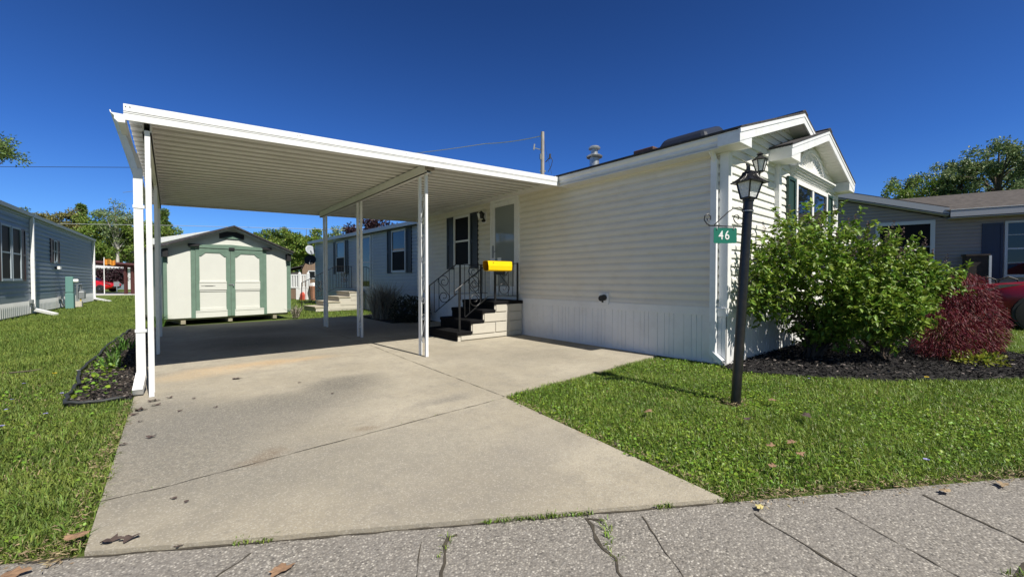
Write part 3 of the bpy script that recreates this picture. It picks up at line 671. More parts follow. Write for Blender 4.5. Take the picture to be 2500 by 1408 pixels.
# side door, window, lights
D = MB()
for a in ((6.66, 6.72, .86, 2.97), (7.60, 7.66, .86, 2.97), (6.72, 7.60, 2.91, 2.97), (6.72, 7.60, .84, .875)):
    wbox(D, O, U, NW, uy(a[1]), uy(a[0]), 0, .06, a[2], a[3])
D.build('door_frame', WTRIM, H)
D = MB()
for a in ((6.725, 6.815, .88, 2.905), (7.505, 7.595, .88, 2.905), (6.815, 7.505, 2.80, 2.905), (6.815, 7.505, .88, 1.02)):
    wbox(D, O, U, NW, uy(a[1]), uy(a[0]), .006, .045, a[2], a[3])
sd_ = D.build('storm_door', WHITE, H)
D = MB(); wbox(D, O, U, NW, uy(7.505), uy(6.815), .012, .030, 1.02, 2.80); D.build('pane', DOORG, sd_)
D = MB(); D.bar((XW - .06, 7.55, 1.66), (XW - .06, 7.55, 1.94), .025, .02, (1, 0, 0)); D.bar((XW - .07, 7.56, 1.80), (XW - .07, 7.44, 1.80), .02, .02); D.box(XW - .06, 7.54, 1.78, XW - .03, 7.56, 1.82); D.build('handle', METER, sd_)
D = MB(); wbox(D, O, U, NW, uy(7.42), uy(7.28), .0305, .0325, 1.50, 1.66); D.build('notice', WTRIM, sd_)
window(H, O, U, NW, uy(9.27), uy(8.52), 1.50, 2.79, glass=GLASS2, glass2=GLASS2)
shutter(H, O, U, NW, uy(9.62), uy(9.29), 1.44, 2.80, NAVYSH); shutter(H, O, U, NW, uy(8.50), uy(8.19), 1.44, 2.80, NAVYSH)
L = MB(); L.box(XW - .04, 7.84, 2.50, XW - .012, 7.98, 2.76); lo = L.build('wall_light', WTRIM, H)
L = MB(); L.lathe([(.035, 0), (.055, .02), (.05, .05), (.02, .06)], (XW - .06, 7.91, 2.52), 12); L.tube([(XW - .04, 7.91, 2.56), (XW - .10, 7.91, 2.66), (XW - .12, 7.91, 2.70)], .018, 8)
L.lathe([(.05, 0), (.075, .10), (.085, .11), (.03, .15), (.015, .17)], (XW - .13, 7.91, 2.60), 12); L.build('lamp_body', BLACKM, lo)
L = MB(); L.lathe([(.03, 0), (.058, .12), (.05, .12)], (XW - .17, 7.93, 2.59), 10); L.build('lamp_shade', LGLASS, lo)
D = MB(); D.box(XW - .05, 4.32, .735, XW - .014, 4.52, .93); do = D.build('hose_bib_plate', WTRIM, H)
D = MB(); D.lathe([(.05, 0), (.05, .03)], (0, 0, 0), 14); D.xform(Matrix.Translation((XW - .08, 4.46, .84)) @ Matrix.Rotation(R(90), 4, 'Y'))
D2 = MB(); D2.lathe([(.05, 0), (.05, .03)], (0, 0, 0), 14); D2.xform(Matrix.Translation((XW - .085, 4.40, .855)) @ Matrix.Rotation(R(90), 4, 'Y')); D.add(D2.v, D2.f)
D.box(XW - .075, 4.425, .77, XW - .05, 4.445, .84); D.build('socket_cover', DARK, do)
# downspout at the street corner
D = MB(); D.box(5.675, 2.525, .16, 5.735, 2.605, 2.78); D.tube([(5.705, 2.565, 2.76), (5.66, 2.565, 2.84), (5.55, 2.565, 2.90)], .036, 8)
D.bar((5.705, 2.59, .17), (5.70, 2.44, .05), .075, .06); D.box(5.668, 2.518, 1.9, 5.742, 2.612, 1.925); D.build('downspout', WHITE, H)
# roof furniture
D = MB(); D.lathe([(.095, 0), (.095, .24), (.155, .25), (.165, .275), (.12, .30), (.07, .305), (.07, .41), (.115, .42), (.12, .445), (.085, .475), (.02, .49)], (6.62, 5.37, 3.37), 20); D.build('flue_pipe', GALV, H, smooth=35)
D = MB()
for i, (a, q) in enumerate(((0, 0), (.05, .09), (.16, .135), (.30, .15))):
    pass
D.add([(6.25, 2.95, 3.33), (6.25, 3.75, 3.33), (6.95, 3.75, 3.56), (6.95, 2.95, 3.56), (6.30, 3.0, 3.46), (6.30, 3.68, 3.46), (6.88, 3.68, 3.66), (6.88, 3.0, 3.66)],
      [(0, 1, 5, 4), (1, 2, 6, 5), (2, 3, 7, 6), (3, 0, 4, 7), (4, 5, 6, 7)]); D.build('skylight', SKYL, H, bevel=.06)
D = MB(); D.box(6.45, 3.95, 3.40, 6.75, 4.35, 3.475); D.build('roof_vent', mat('rust_brown_vent', (.10, .05, .04), .6), H, bevel=.02)
# lantern on the street wall
L = MB(); L.box(6.31, YF - .035, 2.60, 6.43, YF - .016, 2.80); wl = L.build('wall_lantern', BLACKM, H)
L = MB(); L.tube([(6.37, YF - .03, 2.66), (6.37, YF - .10, 2.60), (6.37, YF - .17, 2.60), (6.37, YF - .18, 2.66)], .014, 8)
lx, ly = 6.37, YF - .18
L.lathe([(.045, 0), (.05, .015), (.052, .02)], (lx, ly, 2.655), 6); L.lathe([(.10, 0), (.105, .012), (.05, .055), (.035, .065), (.03, .08), (.045, .09), (.012, .12)], (lx, ly, 2.82), 6)
for k in range(6):
    a = 2 * math.pi * k / 6; L.bar((lx + .05 * math.cos(a), ly + .05 * math.sin(a), 2.67), (lx + .092 * math.cos(a), ly + .092 * math.sin(a), 2.822), .010, .010)
L.build('lantern_cage', BLACKM, wl)
L = MB(); L.lathe([(.045, 0), (.086, .148)], (lx, ly, 2.672), 6); L.build('lantern_glass', LGLASS, wl)

# ------------------------------------------------------------ the carport
K = thing('carport', 'white flat metal carport roof on slim scrolled posts over the driveway', 'carport', (2.6, 5.3, 0))
YC0, YC1, XL, XR = 5.30, 11.2, -.30, 5.50
def zc(x): return 2.735 + .0405 * (x - XL)
mb = MB(); vs = []; prof = []; y = YC0; per = .2107
while y < YC1:
    for dy, dz in ((0, .017), (.150, .017), (.155, 0), (.194, 0)): prof.append((min(y + dy, YC1), dz))
    y += per
prof.append((YC1, .017))
for yy, dz in prof: vs += [(XL, yy, zc(XL) + dz), (XR, yy, zc(XR) + dz)]
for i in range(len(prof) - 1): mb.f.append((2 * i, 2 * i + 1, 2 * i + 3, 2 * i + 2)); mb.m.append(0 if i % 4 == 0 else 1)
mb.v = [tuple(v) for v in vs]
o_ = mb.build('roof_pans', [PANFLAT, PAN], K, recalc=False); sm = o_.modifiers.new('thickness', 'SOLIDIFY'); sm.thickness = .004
mb = MB()
mb.prism([(XL - .016, YC0 - .03, 2.725), (XR - .02, YC0 - .03, 2.952), (XR - .02, YC0 - .03, 3.03), (XL - .016, YC0 - .03, 2.79)], (0, .03, 0))
mb.prism([(XL - .016, YC0 - .022, 2.645), (XR - .02, YC0 - .022, 2.872), (XR - .02, YC0 - .022, 2.945), (XL - .016, YC0 - .022, 2.718)], (0, .02, 0))
mb.prism([(XL - .016, YC0 - .026, 2.710), (XR - .02, YC0 - .026, 2.937), (XR - .02, YC0 - .026, 2.946), (XL - .016, YC0 - .026, 2.719)], (0, .01, 0))
for x in (XL + .0, XL + .03, 1.15, 1.18, 2.5, 3.9): mb.lathe([(.006, 0), (.004, .006)], (x, YC0 - .0355, zc(x) + .035), 6, 0)
mb.build('front_fascia', WHITE, K)
mb = MB(); mb.box(5.50, 5.31, 2.955, 5.755, 11.38, 3.02); mb.box(5.44, 5.31, 2.99, 5.50, 11.38, 3.05); mb.build('ledger', PAN, K)
mb = MB(); mb.prism([(XL, YC1, 2.70), (XR + .2, YC1, 2.87), (XR + .2, YC1, 3.03), (XL, YC1, 2.80)], (0, .03, 0)); mb.prism([(XL, YC1 - .05, 2.70), (XR + .2, YC1 - .05, 2.87), (XR + .2, YC1 - .05, 2.876), (XL, YC1 - .05, 2.706)], (0, .05, 0)); mb.build('back_fascia', PAN, K)
mb = MB(); gp = [(-.305, 2.615), (-.355, 2.612), (-.38, 2.64), (-.378, 2.665), (-.405, 2.69), (-.41, 2.71), (-.402, 2.71), (-.396, 2.69), (-.305, 2.69)]
mb.prism([(x, YC0 - .03, z) for x, z in gp], (0, YC1 - YC0 + .03, 0)); mb.build('gutter', WHITE, K)
def beam(x0, x1, z0, z1):
    mb = MB(); y0, y1 = 5.46, 11.05
    mb.box(x0, y0, z0, x0 + .012, y1, z1); mb.box(x1 - .012, y0, z0, x1, y1, z1); mb.box(x0, y0, z0, x1, y1, z0 + .012); mb.box(x0 + .012, y0, z1 - .012, x1 - .012, y1, z1)
    return mb.build('beam', PAN, K)
beam(-.195, -.125, 2.60, 2.735); beam(2.90, 2.99, 2.72, 2.857)
mb = MB(); mb.box(2.885, 5.40, 2.76, 3.005, 5.47, 2.85); mb.build('beam_cap', mat('weathered_bracket', (.30, .26, .22), .6), K)
def post(x, ya, yb, zt, parent=K, scroll=True):
    mb = MB(); q = .020
    for y in (ya, yb): mb.box(x - q, y - q, .004, x + q, y + q, zt)
    p = mb.build('post', WHITE, parent)
    if scroll:
        m2 = MB(); yc = (ya + yb) / 2; wd = (yb - ya) / 2 - q
        m2.box(x - .006, ya + q, .10, x + .006, ya + q + .012, zt - .15) if False else None
        for k in range(4):
            zc_ = .42 + k * .60
            hh = .46
            a = spiral((x, yc, zc_ + hh / 2 - .065), (0, 1, 0), (0, 0, 1), .062, 1.2, math.pi, -1, 18)
            b = spiral((x, yc, zc_ - hh / 2 + .065), (0, 1, 0), (0, 0, 1), .062, 1.2, 0, -1, 18)
            m2.tube(a[::-1] + b, .0065, 5)
        m2.build('scrollwork', WHITE, p)
    return p
post(2.95, 5.56, 5.76, 2.72); post(2.95, 8.28, 8.48, 2.72); post(2.95, 10.66, 10.86, 2.72)
post(-.155, 5.38, 5.58, 2.60); post(-.16, 8.40, 8.60, 2.60); post(-.16, 11.0, 11.12, 2.60, scroll=False)
mb = MB(); mb.box(-.277, 5.64, .14, -.205, 5.72, 2.28); mb.bar((-.241, 5.68, 2.25), (-.285, 5.71, 2.44), .066, .06); mb.bar((-.285, 5.71, 2.42), (-.345, 5.74, 2.625), .066, .06)
mb.bar((-.241, 5.68, .18), (-.262, 5.48, .045), .078, .07)
for z in (.62, 1.88): mb.box(-.283, 5.634, z, -.15, 5.645, z + .03)
mb.build('downspout', WHITE, K)

# ------------------------------------------------------------ steps with railings
def picket(mb, x, y, z0, z1): mb.tube([(x, y, z0), (x, y, z1)], .0075, 6)
def rail_side(parent, y, ends, slope, posts):
    """one railing in the plane y: level part over the landing and a sloping part down the flight"""
    (xa, xb), zt, zb = ends; (xs, zs), (xl, zl) = slope
    mb = MB()
    mb.bar((xa, y, zt), (xs, y, zs), .03, .014); mb.tube([(xs, y, zs), ((xs + xl) / 2, y, (zs + zl) / 2), (xl, y, zl), (xl - .025, y, zl - .03), (xl - .02, y, zl - .06), (xl + .01, y, zl - .065)], .011, 6)
    mb.bar((xa, y, zb), (xs + .02, y, zb), .022, .012); mb.bar((xs + .02, y, zb), (xl + .22, y, zb - (zs - zl) * ((xs - xl - .2) / (xs - xl)) + .0), .022, .012)
    for (x, z0, z1) in posts: mb.box(x - .015, y - .015, z0, x + .015, y + .015, z1)
    sl_ = (zs - zl) / (xs - xl)
    for x in (xa - .13, xa - .25, xa - .50, xa - .62): picket(mb, x, y, zb, zt)
    for x in (xs - .05, xs - .17, xs - .42, xs - .53):
        picket(mb, x, y, zb - (xs - x) * sl_, zs - (xs - x) * sl_)
    s_scroll(mb, (xa - .375, y, (zt + zb) / 2), (1, 0, 0), (0, 0, 1), (zt - zb) * .96, .0075, 6, 1)
    k = xs - .30; zc_ = (zs + zb) / 2 - .30 * sl_
    s_scroll(mb, (k, y, zc_), (1, 0, 0), (.0, 0, 1), (zs - zb) * .96, .0075, 6, 1)
    return mb.build('railing', BLACKM, parent, smooth=40)
ST = thing('entry_steps', 'precast concrete entry steps covered in black carpet with scrolled black railings', 'steps', (4.1, 7.1, 0))
SY0, SY1 = 6.57, 7.70
prof = [(4.13, 0), (4.13, .09), (4.15, .165), (4.43, .165), (4.43, .285), (4.44, .365), (4.71, .365), (4.71, .47), (4.72, .555), (4.99, .555), (4.99, .68), (5.0, .715), (5.72, .715), (5.72, 0)]
mb = MB(); mb.prism([(x, SY0, z) for x, z in prof], (0, SY1 - SY0, 0)); mb.build('step_block', PRECAST, ST)
mb = MB()                                                               # cast block pattern on the side face
for (x0, x1, z0, z1) in ((4.40, 5.37, .055, .085), ): pass
rows = [(4.47, .12, .33), (4.75, .345, .52), (5.03, .535, .66)]
for (x0, x1, z0, z1) in ((4.46, 5.0, .115, .31), (5.02, 5.30, .115, .31), (5.38, 5.70, .115, .31), (4.74, 5.30, .33, .50), (5.38, 5.70, .33, .50), (5.03, 5.30, .52, .665), (5.38, 5.70, .52, .665), (4.2, 5.30, .02, .095), (5.38, 5.70, .02, .095)):
    mb.box(x0, SY0 - .02, z0, x1, SY0, z1)
mb.build('cast_panel', PRECAST, ST, bevel=.006)
mb = MB()
for x0, x1, z in ((4.10, 4.45, .165), (4.40, 4.73, .365), (4.68, 5.01, .555), (4.96, 5.755, .715)):
    mb.box(x0, SY0 - .03, z - .055, x1, SY1 + .012, z + .014)
for x, z0, z1 in ((4.122, .004, .12), (4.422, .17, .32), (4.702, .37, .51), (4.982, .56, .67)): mb.box(x - .012, SY0 - .004, z0, x + .02, SY1, z1)
mb.build('carpet', CARPET, ST, bevel=.022)
rail_side(ST, 6.63, ((5.655, 4.88), 1.505, .825), ((4.86, 1.475), (4.12, .955)), ((5.655, .72, 1.52), (4.21, .17, 1.02), (5.06, .72, 1.33)))
rail_side(ST, 7.63, ((5.60, 4.80), 1.50, .86), ((4.76, 1.49), (4.02, .97)), ((5.42, .72, 1.50), (4.86, .72, 1.50), (4.11, .17, 1.03)))
# newspaper tube on the railing
mb = MB(); MBx = thing('newspaper_tube', 'yellow plastic newspaper tube fixed on the black step railing', 'newspaper box', (4.95, 6.36, 1.325))
ring = [(-.085, .19), (-.095, .10), (-.085, .02), (-.05, .0), (.05, .0), (.085, .02), (.095, .10), (.085, .19), (.0, .205)]
yy = 6.36; outer = [(yy + a, 1.325 + b) for a, b in ring]; inner = [(yy + a * .92, 1.325 + .008 + b * .92) for a, b in ring]; k = len(ring)
vs = []
for x, rg in ((4.64, outer), (5.21, outer), (4.64, inner), (5.17, inner)): vs += [(x + (.0 if x > 5 else (z - 1.325) * -.12), y, z) for y, z in rg]
f = [(i, (i + 1) % k, k + (i + 1) % k, k + i) for i in range(k)] + [tuple(range(k, 2 * k))] + [(i, (i + 1) % k, 2 * k + (i + 1) % k, 2 * k + i) for i in range(k)]
mb.add(vs, f); mb.build('shell', YELLOW, MBx, bevel=.004)
mb = MB(); mb.add(vs[2 * k:], [(i, (i + 1) % k, k + (i + 1) % k, k + i) for i in range(k)] + [tuple(range(k, 2 * k))]); mb.build('lining', YELLOWD, MBx)
mb = MB(); mb.lathe([(.008, 0), (.008, .006)], (0, 0, 0), 8); mb.xform(Matrix.Translation((4.74, 6.268, 1.485)) @ Matrix.Rotation(R(90), 4, 'X')); mb.build('flag_pivot', BLACKM, MBx); mb = MB(); mb.box(5.03, 6.34, 1.26, 5.08, 6.64, 1.325); mb.build('bracket', BLACKM, MBx)

# ------------------------------------------------------------ the shed
SA = R(11.1)
SH = thing('garden_shed', 'cream wooden shed with sage green trim and double doors at the driveway end', 'shed', (-.12, 13.65, 0), SA, world=False)
WD, DP, ZB, ZE, ZP = 2.97, 3.6, .16, 1.98, 2.60
mb = MB(); mb.prism([(0, 0, ZB), (WD, 0, ZB), (WD, 0, ZE), (WD / 2, 0, ZP), (0, 0, ZE)], (0, DP, 0))
for x in (.27, .40, 2.6, 2.73): mb.box(x, -.002, ZB + .01, x + .004, .0, ZE - .1)
mb.build('wall', SHEDW, SH)
mb = MB()
for x0, x1 in ((-.10, WD / 2), (WD / 2, WD + .10)):
    za, zb = (ZE - .0, ZP + .03) if x0 < 0 else (ZP + .03, ZE - .0)
    mb.prism([(x0, -.23, za), (x1, -.23, zb), (x1, -.23, zb + .04), (x0, -.23, za + .04)], (0, DP + .38, 0))
mb.build('roof', SHINGLE, SH)
mb = MB()
for x0, x1 in ((-.10, WD / 2), (WD / 2, WD + .10)):
    za, zb = (ZE, ZP + .03) if x0 < 0 else (ZP + .03, ZE)
    mb.prism([(x0, -.13, za - .06), (x1, -.13, zb - .06), (x1, -.13, zb - .002), (x0, -.13, za - .002)], (0, .02, 0))
mb.build('barge_board', SHEDW, SH)
for a in ((-.05, -.13, ZE - .24, .06, .02, ZE - .03), (WD - .06, -.13, ZE - .24, WD + .05, .02, ZE - .03), (.49, -.10, 2.045, .72, -.005, 2.115), (WD - .72, -.10, 2.045, WD - .49, -.005, 2.115), (1.40, -.058, 1.985, 1.54, -.051, 2.06)):
    mb = MB(); mb.box(*a); mb.build('dark_block', DARK, SH)
mb = MB(); mb.box(-.02, -.018, ZB, .055, 0, ZE - .2); mb.box(-.02, 0, ZB, -.001, .06, ZE - .2); mb.build('corner_board', SHEDG, SH); mb = MB(); mb.box(WD - .03, -.018, ZB + .02, WD + .08, 0, ZE - .22); mb.build('corner_board', SHEDG, SH)
mb = MB(); mb.box(.545, -.022, ZB - .01, .64, 0, 2.04); mb.box(2.275, -.022, ZB - .01, 2.365, 0, 2.04)
mb.prism([(.50, -.05, 2.02), (2.42, -.05, 2.02), (2.40, -.05, 2.06), (2.30, -.05, 2.095), (1.45, -.05, 2.14), (.62, -.05, 2.095), (.52, -.05, 2.06)], (0, .048, 0))
mb.build('door_casing', SHEDG, SH)
for k, (x0, x1) in enumerate(((.645, 1.44), (1.448, 2.27))):
    mb = MB(); mb.box(x0, -.016, ZB, x1, -.001, 2.0); d = mb.build('door', SHEDW, SH)
    mb = MB(); sx0, sx1 = (x0, x0 + .085), (x1 - .105, x1)
    if k: sx0, sx1 = (x0, x0 + .11), (x1 - .095, x1)
    lowz = .35
    mb.box(sx0[0], -.032, ZB if k else lowz, sx0[1], -.016, 1.925); mb.box(sx1[0], -.032, lowz if k else ZB, sx1[1], -.016, 1.925)
    mb.box(x0, -.034, 1.925, x1, -.016, 2.0)
    a, b = sx0[1], sx1[0]
    mb.prism([(a, -.032, 1.925), (a, -.032, 1.80), (a + .035, -.032, 1.80), (a + .14, -.032, 1.895), (b - .14, -.032, 1.895), (b - .035, -.032, 1.80), (b, -.032, 1.80), (b, -.032, 1.925)], (0, .016, 0)); mb.build('stile', SHEDG, d)
    mb = MB(); mb.box(a - .01, -.036, .89, b + .01, -.016, 1.12); mb.box(a - .01, -.044, 1.085, b + .01, -.036, 1.12); mb.box(a - .01, -.03, .845, b + .01, -.016, .872)
    mb.build('rail_board', SHEDW, d); mb = MB()
    e0, e1 = (x0 - .01, b + .02) if not k else (a - .02, x1 + .01)
    mb.box(e0, -.038, ZB - .01, e1, -.016, .335); mb.box(e0, -.046, .30, e1, -.038, .335); mb.box(a, -.03, .34, b, -.016, .40); mb.build('rail_board', SHEDW, d)
    if k == 0:
        mb = MB(); mb.box(a + .03, -.0375, .995, a + .35, -.0362, 1.005); mb.box(a + .12, -.0375, .985, a + .30, -.0362, .993); mb.box(a, -.0305, .874, b, -.0295, .888); mb.build('cracked_paint', DARK, d)
mb = MB(); mb.box(1.39, -.046, 1.02, 1.52, -.034, 1.045); mb.tube([(1.50, -.05, 1.03), (1.50, -.06, .99)], .012, 6); mb.build('hasp', METER, SH)
mb = MB(); mb.prism([(1.19, -.02, 2.30), (1.79, -.02, 2.30), (1.79, -.02, 2.44), (1.60, -.02, 2.50), (1.37, -.02, 2.50), (1.19, -.02, 2.44)], (0, .019, 0)); gv = mb.build('gable_vent', DARK, SH)
mb = MB(); mb.prism([(1.22, -.03, 2.305), (1.76, -.03, 2.305), (1.49, -.03, 2.40)], (0, .01, 0)); mb.build('vent_trim', SHEDG, gv)
mb = MB()
for x in (.38, 1.44, 2.60): mb.box(x - .05, .03, .0, x + .05, DP - .1, .10)
mb.box(0, .05, .10, WD, DP - .05, .158); mb.build('skid', WOODSK, SH)

# ------------------------------------------------------------ pale grey home beyond
HA = R(4.15)
G = thing('grey_mobile_home', 'pale grey mobile home with dark shutters standing behind the cream home', 'mobile home', (6.30, 11.5, 0), HA, world=False)
Og, Ug, Ng = (0, 0, 0), (0, 1, 0), (-1, 0, 0); LG = 10.4
mb = MB(); siding(mb, Og, Ug, Ng, LG, .62, 2.92); mb.box(.004, .0, .0, 4.2, LG - .004, 2.95); mb.build('wall', LIGHTBLUE, G)
mb = MB(); skirting(mb, Og, Ug, Ng, LG, .0, .6); mb.build('skirting', LIGHTBLUE, G)
mb = MB(); mb.prism([(-.22, -.1, 2.94), (2.1, -.1, 3.45), (4.4, -.1, 2.94), (4.4, -.1, 3.0), (2.1, -.1, 3.53), (-.22, -.1, 3.02)], (0, LG + .35, 0)); mb.build('roof', GREYTRIM, G)
mb = MB(); mb.box(-.30, -.1, 2.93, -.21, LG + .25, 3.05); mb.build('gutter', GREYTRIM, G)
mb = MB(); mb.box(-.03, LG - .08, 0, .02, LG + .02, 2.92); mb.build('corner_trim', GREYTRIM, G); mb = MB(); mb.box(-.025, 4.05, .6, .0, 4.13, 2.92); mb.build('corner_trim', GREYTRIM, G)
window(G, Og, Ug, Ng, 1.56, 2.55, 1.44, 2.90, fm=GREYTRIM, glass2=GLASS2); shutter(G, Og, Ug, Ng, 1.18, 1.52, 1.40, 2.92, NAVYSH); shutter(G, Og, Ug, Ng, 2.59, 2.88, 1.40, 2.92, NAVYSH)
window(G, Og, Ug, Ng, 6.70, 7.68, 1.46, 2.84, fm=GREYTRIM, glass2=GLASS2); shutter(G, Og, Ug, Ng, 6.38, 6.67, 1.42, 2.86, NAVYSH); shutter(G, Og, Ug, Ng, 7.71, 7.98, 1.42, 2.86, NAVYSH)
d_ = window(G, Og, Ug, Ng, 4.20, 5.10, .82, 2.90, fm=GREYTRIM, fw=.09, name='door')
# its steps
def plain_steps(loc, rz, label):
    t = thing('concrete_steps', label, 'steps', loc, rz, world=False)
    q = [(-1.9, 0), (-1.9, .17), (-1.45, .17), (-1.45, .35), (-1.05, .35), (-1.05, .52), (-.65, .52), (-.65, .70), (0, .70), (0, 0)]
    mb = MB(); mb.prism([(x, 0, z) for x, z in q], (0, 1.3, 0)); mb.build('step_block', PRECAST, t)
    mb = MB()
    for x0, z in ((-1.93, .17), (-1.48, .35), (-1.08, .52), (-.68, .70)): mb.box(x0, -.02, z - .04, x0 + (.46 if z < .6 else .7), 1.32, z + .006)
    mb.build('tread', mat('tread_concrete', (.40, .36, .28), .9, var=.2), t)
    mb = MB()
    for x0, x1, z0, z1 in ((-1.4, -.35, .05, .15), (-.3, -.04, .05, .15), (-1.0, -.35, .2, .32), (-.3, -.04, .2, .32), (-.6, -.35, .37, .5), (-.3, -.04, .37, .5), (-.6, -.35, .54, .64), (-.3, -.04, .54, .64)): mb.box(x0, -.012, z0, x1, 0, z1)
    mb.build('cast_panel', PRECAST, t)
    mb = MB(); y = 1.24
    mb.bar((0, y, 1.72), (-.7, y, 1.72), .03, .02); mb.bar((-.7, y, 1.72), (-2.0, y, 1.05), .03, .02); mb.bar((0, y, .84), (-.7, y, .84), .02, .015); mb.bar((-.7, y, .84), (-1.9, y, .25), .02, .015)
    for k in range(7): mb.tube([(-.06 - k * .105, y, .84), (-.06 - k * .105, y, 1.72)], .009, 5)
    for k in range(10):
        x = -.82 - k * .115; mb.tube([(x, y, .84 + (x + .7) * .5), (x, y, 1.72 + (x + .7) * .515)], .009, 5)
    mb.tube([(-2.0, y, .0), (-2.0, y, 1.06)], .016, 6)
    for x, z in ((-.35, 1.28), (-1.35, .92)):
        s_scroll(mb, (x - .05, y, z), (1, 0, 0), (0, 0, 1), .42, .009, 5, 1); s_scroll(mb, (x + .05, y, z), (1, 0, 0), (0, 0, 1), .42, .009, 5, -1)
    mb.build('railing', BLACKM, t)
    return t
plain_steps((5.98, 16.3, 0), HA, 'bare concrete steps with dark railing at the pale grey home')
def dish(p, s, m, label, az):
    t = thing('satellite_dish', label, 'satellite dish', p, az, world=False)
    mb = MB(); mb.lathe([(.02, 0), (.6 * s, .06 * s), (.93 * s, .16 * s), (s, .2 * s), (s * .99, .215 * s), (.6 * s, .08 * s), (.02, .02)], (0, 0, 0), 22); mb.xform(Matrix.Rotation(R(70), 4, 'Y')); mb.build('reflector', m, t, smooth=True)
    mb = MB(); mb.tube([(0, 0, 0), (.12, 0, -.05), (.25, 0, -.2)], .02, 6); mb.tube([(0, 0, -s * .8), (-.4 * s, 0, -.35 * s)], .012, 6); mb.build('arm', METER, t)
dish(at(757, 611, 19.6), .24, mat('dish_grey', (.33, .36, .40), .5), 'grey satellite dish on the far corner of the pale grey home', R(-75))
dish(at(758, 635, 19.9), .26, DARK, 'dark satellite dish below the grey one', R(-115))

# ------------------------------------------------------------ blue-grey neighbour on the left
NA = R(-2.05)
B = thing('bluegrey_mobile_home', 'blue grey mobile home with burgundy shutters across the side lawn', 'mobile home', (-3.77, 18.43, 0), NA, world=False)
Ob, Ub, Nb = (0, -5.0, 0), (0, 1, 0), (1, 0, 0); LB = 18.6
def ub(s): return s + 5.0
mb = MB(); siding(mb, Ob, Ub, Nb, LB, .60, 3.2, h=.155); mb.box(-4.2, -5.0, .0, -.004, 13.6, 3.3); mb.build('wall', BLUEGREY, B)
mb = MB(); nz = int(LB / .085)
for i in range(nz): mb.add([(.02 + .035 * (i % 2), -5 + i * .085, .04), (.02 + .035 * ((i + 1) % 2), -5 + (i + 1) * .085, .04), (.02 + .035 * ((i + 1) % 2), -5 + (i + 1) * .085, .46), (.02 + .035 * (i % 2), -5 + i * .085, .46)], [(0, 1, 2, 3)])
mb.build('skirting', SKIRT, B)
mb = MB(); mb.box(-.01, -5.0, .46, .028, 13.6, .60); mb.box(-.01, -5.0, 3.12, .022, 13.6, 3.22); mb.build('band', mat('bluegrey_trim', (.34, .39, .44), .6), B)
mb = MB(); mb.prism([(.07, -5.2, 3.30), (-2.1, -5.2, 3.72), (-4.5, -5.2, 3.30), (-4.5, -5.2, 3.38), (-2.1, -5.2, 3.82), (.07, -5.2, 3.39)], (0, 19.1, 0)); mb.build('roof', mat('grey_roof_coating', (.42, .43, .43), .7), B)
mb = MB(); mb.box(.05, -5.2, 3.28, .14, 13.9, 3.40); mb.box(.0, -5.1, 3.21, .06, 13.7, 3.29); mb.build('gutter', mat('dull_green_trim', (.30, .34, .33), .6), B)
TRB = mat('bluegrey_window_trim', (.36, .42, .47), .55)
window(B, Ob, Ub, Nb, ub(.02), ub(.86), 1.15, 2.80, fm=TRB, glass=GLASS2, glass2=GLASS2); window(B, Ob, Ub, Nb, ub(.94), ub(1.78), 1.15, 2.80, fm=TRB, glass=GLASS2, glass2=GLASS2)
shutter(B, Ob, Ub, Nb, ub(1.82), ub(2.2), 1.12, 2.80, BURG); shutter(B, Ob, Ub, Nb, ub(-.4), ub(-.02), 1.12, 2.80, BURG)
window(B, Ob, Ub, Nb, ub(5.66), ub(6.12), 1.86, 2.74, fm=TRB, glass=GLASS2, glass2=GLASS2); shutter(B, Ob, Ub, Nb, ub(5.22), ub(5.64), 1.84, 2.76, BURG); shutter(B, Ob, Ub, Nb, ub(6.14), ub(6.55), 1.84, 2.76, BURG)
for y, ext in ((2.72, 1.15), (13.5, 1.3)):
    mb = MB(); mb.box(.035, y, .12, .125, y + .10, 3.30); mb.bar((.08, y + .05, .16), (.08 + ext * .55, y - ext * .5, .0), .11, .08); mb.build('downspout', WHITE, B)
mb = MB(); mb.box(.01, 5.9, 1.60, .10, 6.05, 1.68); fl = mb.build('flood_light', BLACKM, B); mb = MB(); mb.box(.09, 5.86, 1.59, .17, 6.10, 1.71); mb.build('lamp_head', WTRIM, fl)
for y in (2.45, 6.15):
    mb = MB(); mb.box(.02, y, .38, .12, y + .16, .50); mb.tube([(.08, y + .1, .42), (.12, y + .2, .2), (.2, y + .35, 0)], .03, 6); mb.build('pipe_stub', METER, B)
t = thing('utility_pedestal', 'teal metal utility pedestal standing by the blue grey wall', 'utility box', (-3.15, 24.4, 0), NA, world=False)
mb = MB(); mb.box(-.12, -.15, 0, .12, .15, .62); mb.box(-.11, -.14, .66, .11, .14, 1.30); mb.box(-.09, -.12, .61, .09, .12, .67); mb.build('cabinet', TEAL, t, bevel=.012)
mb = MB(); mb.lathe([(.075, 0), (.075, .12), (.05, .14)], (0, 0, 0), 14); mb.xform(Matrix.Translation((.11, .0, 1.12)) @ Matrix.Rotation(R(90), 4, 'Y')); mb.build('dial', WTRIM, t)
t = thing('gas_meter', 'grey gas meter on a yellow riser by the skirting', 'gas meter', (-3.05, 26.2, 0), NA, world=False)
mb = MB(); mb.box(-.13, -.16, .33, .13, .16, .66); mb.lathe([(.12, 0), (.12, .1)], (0, 0, .62), 14); mb.build('meter_body', METER, t, bevel=.03)
mb = MB(); mb.tube([(.0, -.10, .0), (.0, -.10, .36)], .03, 6); mb.build('riser', PIPEY, t)
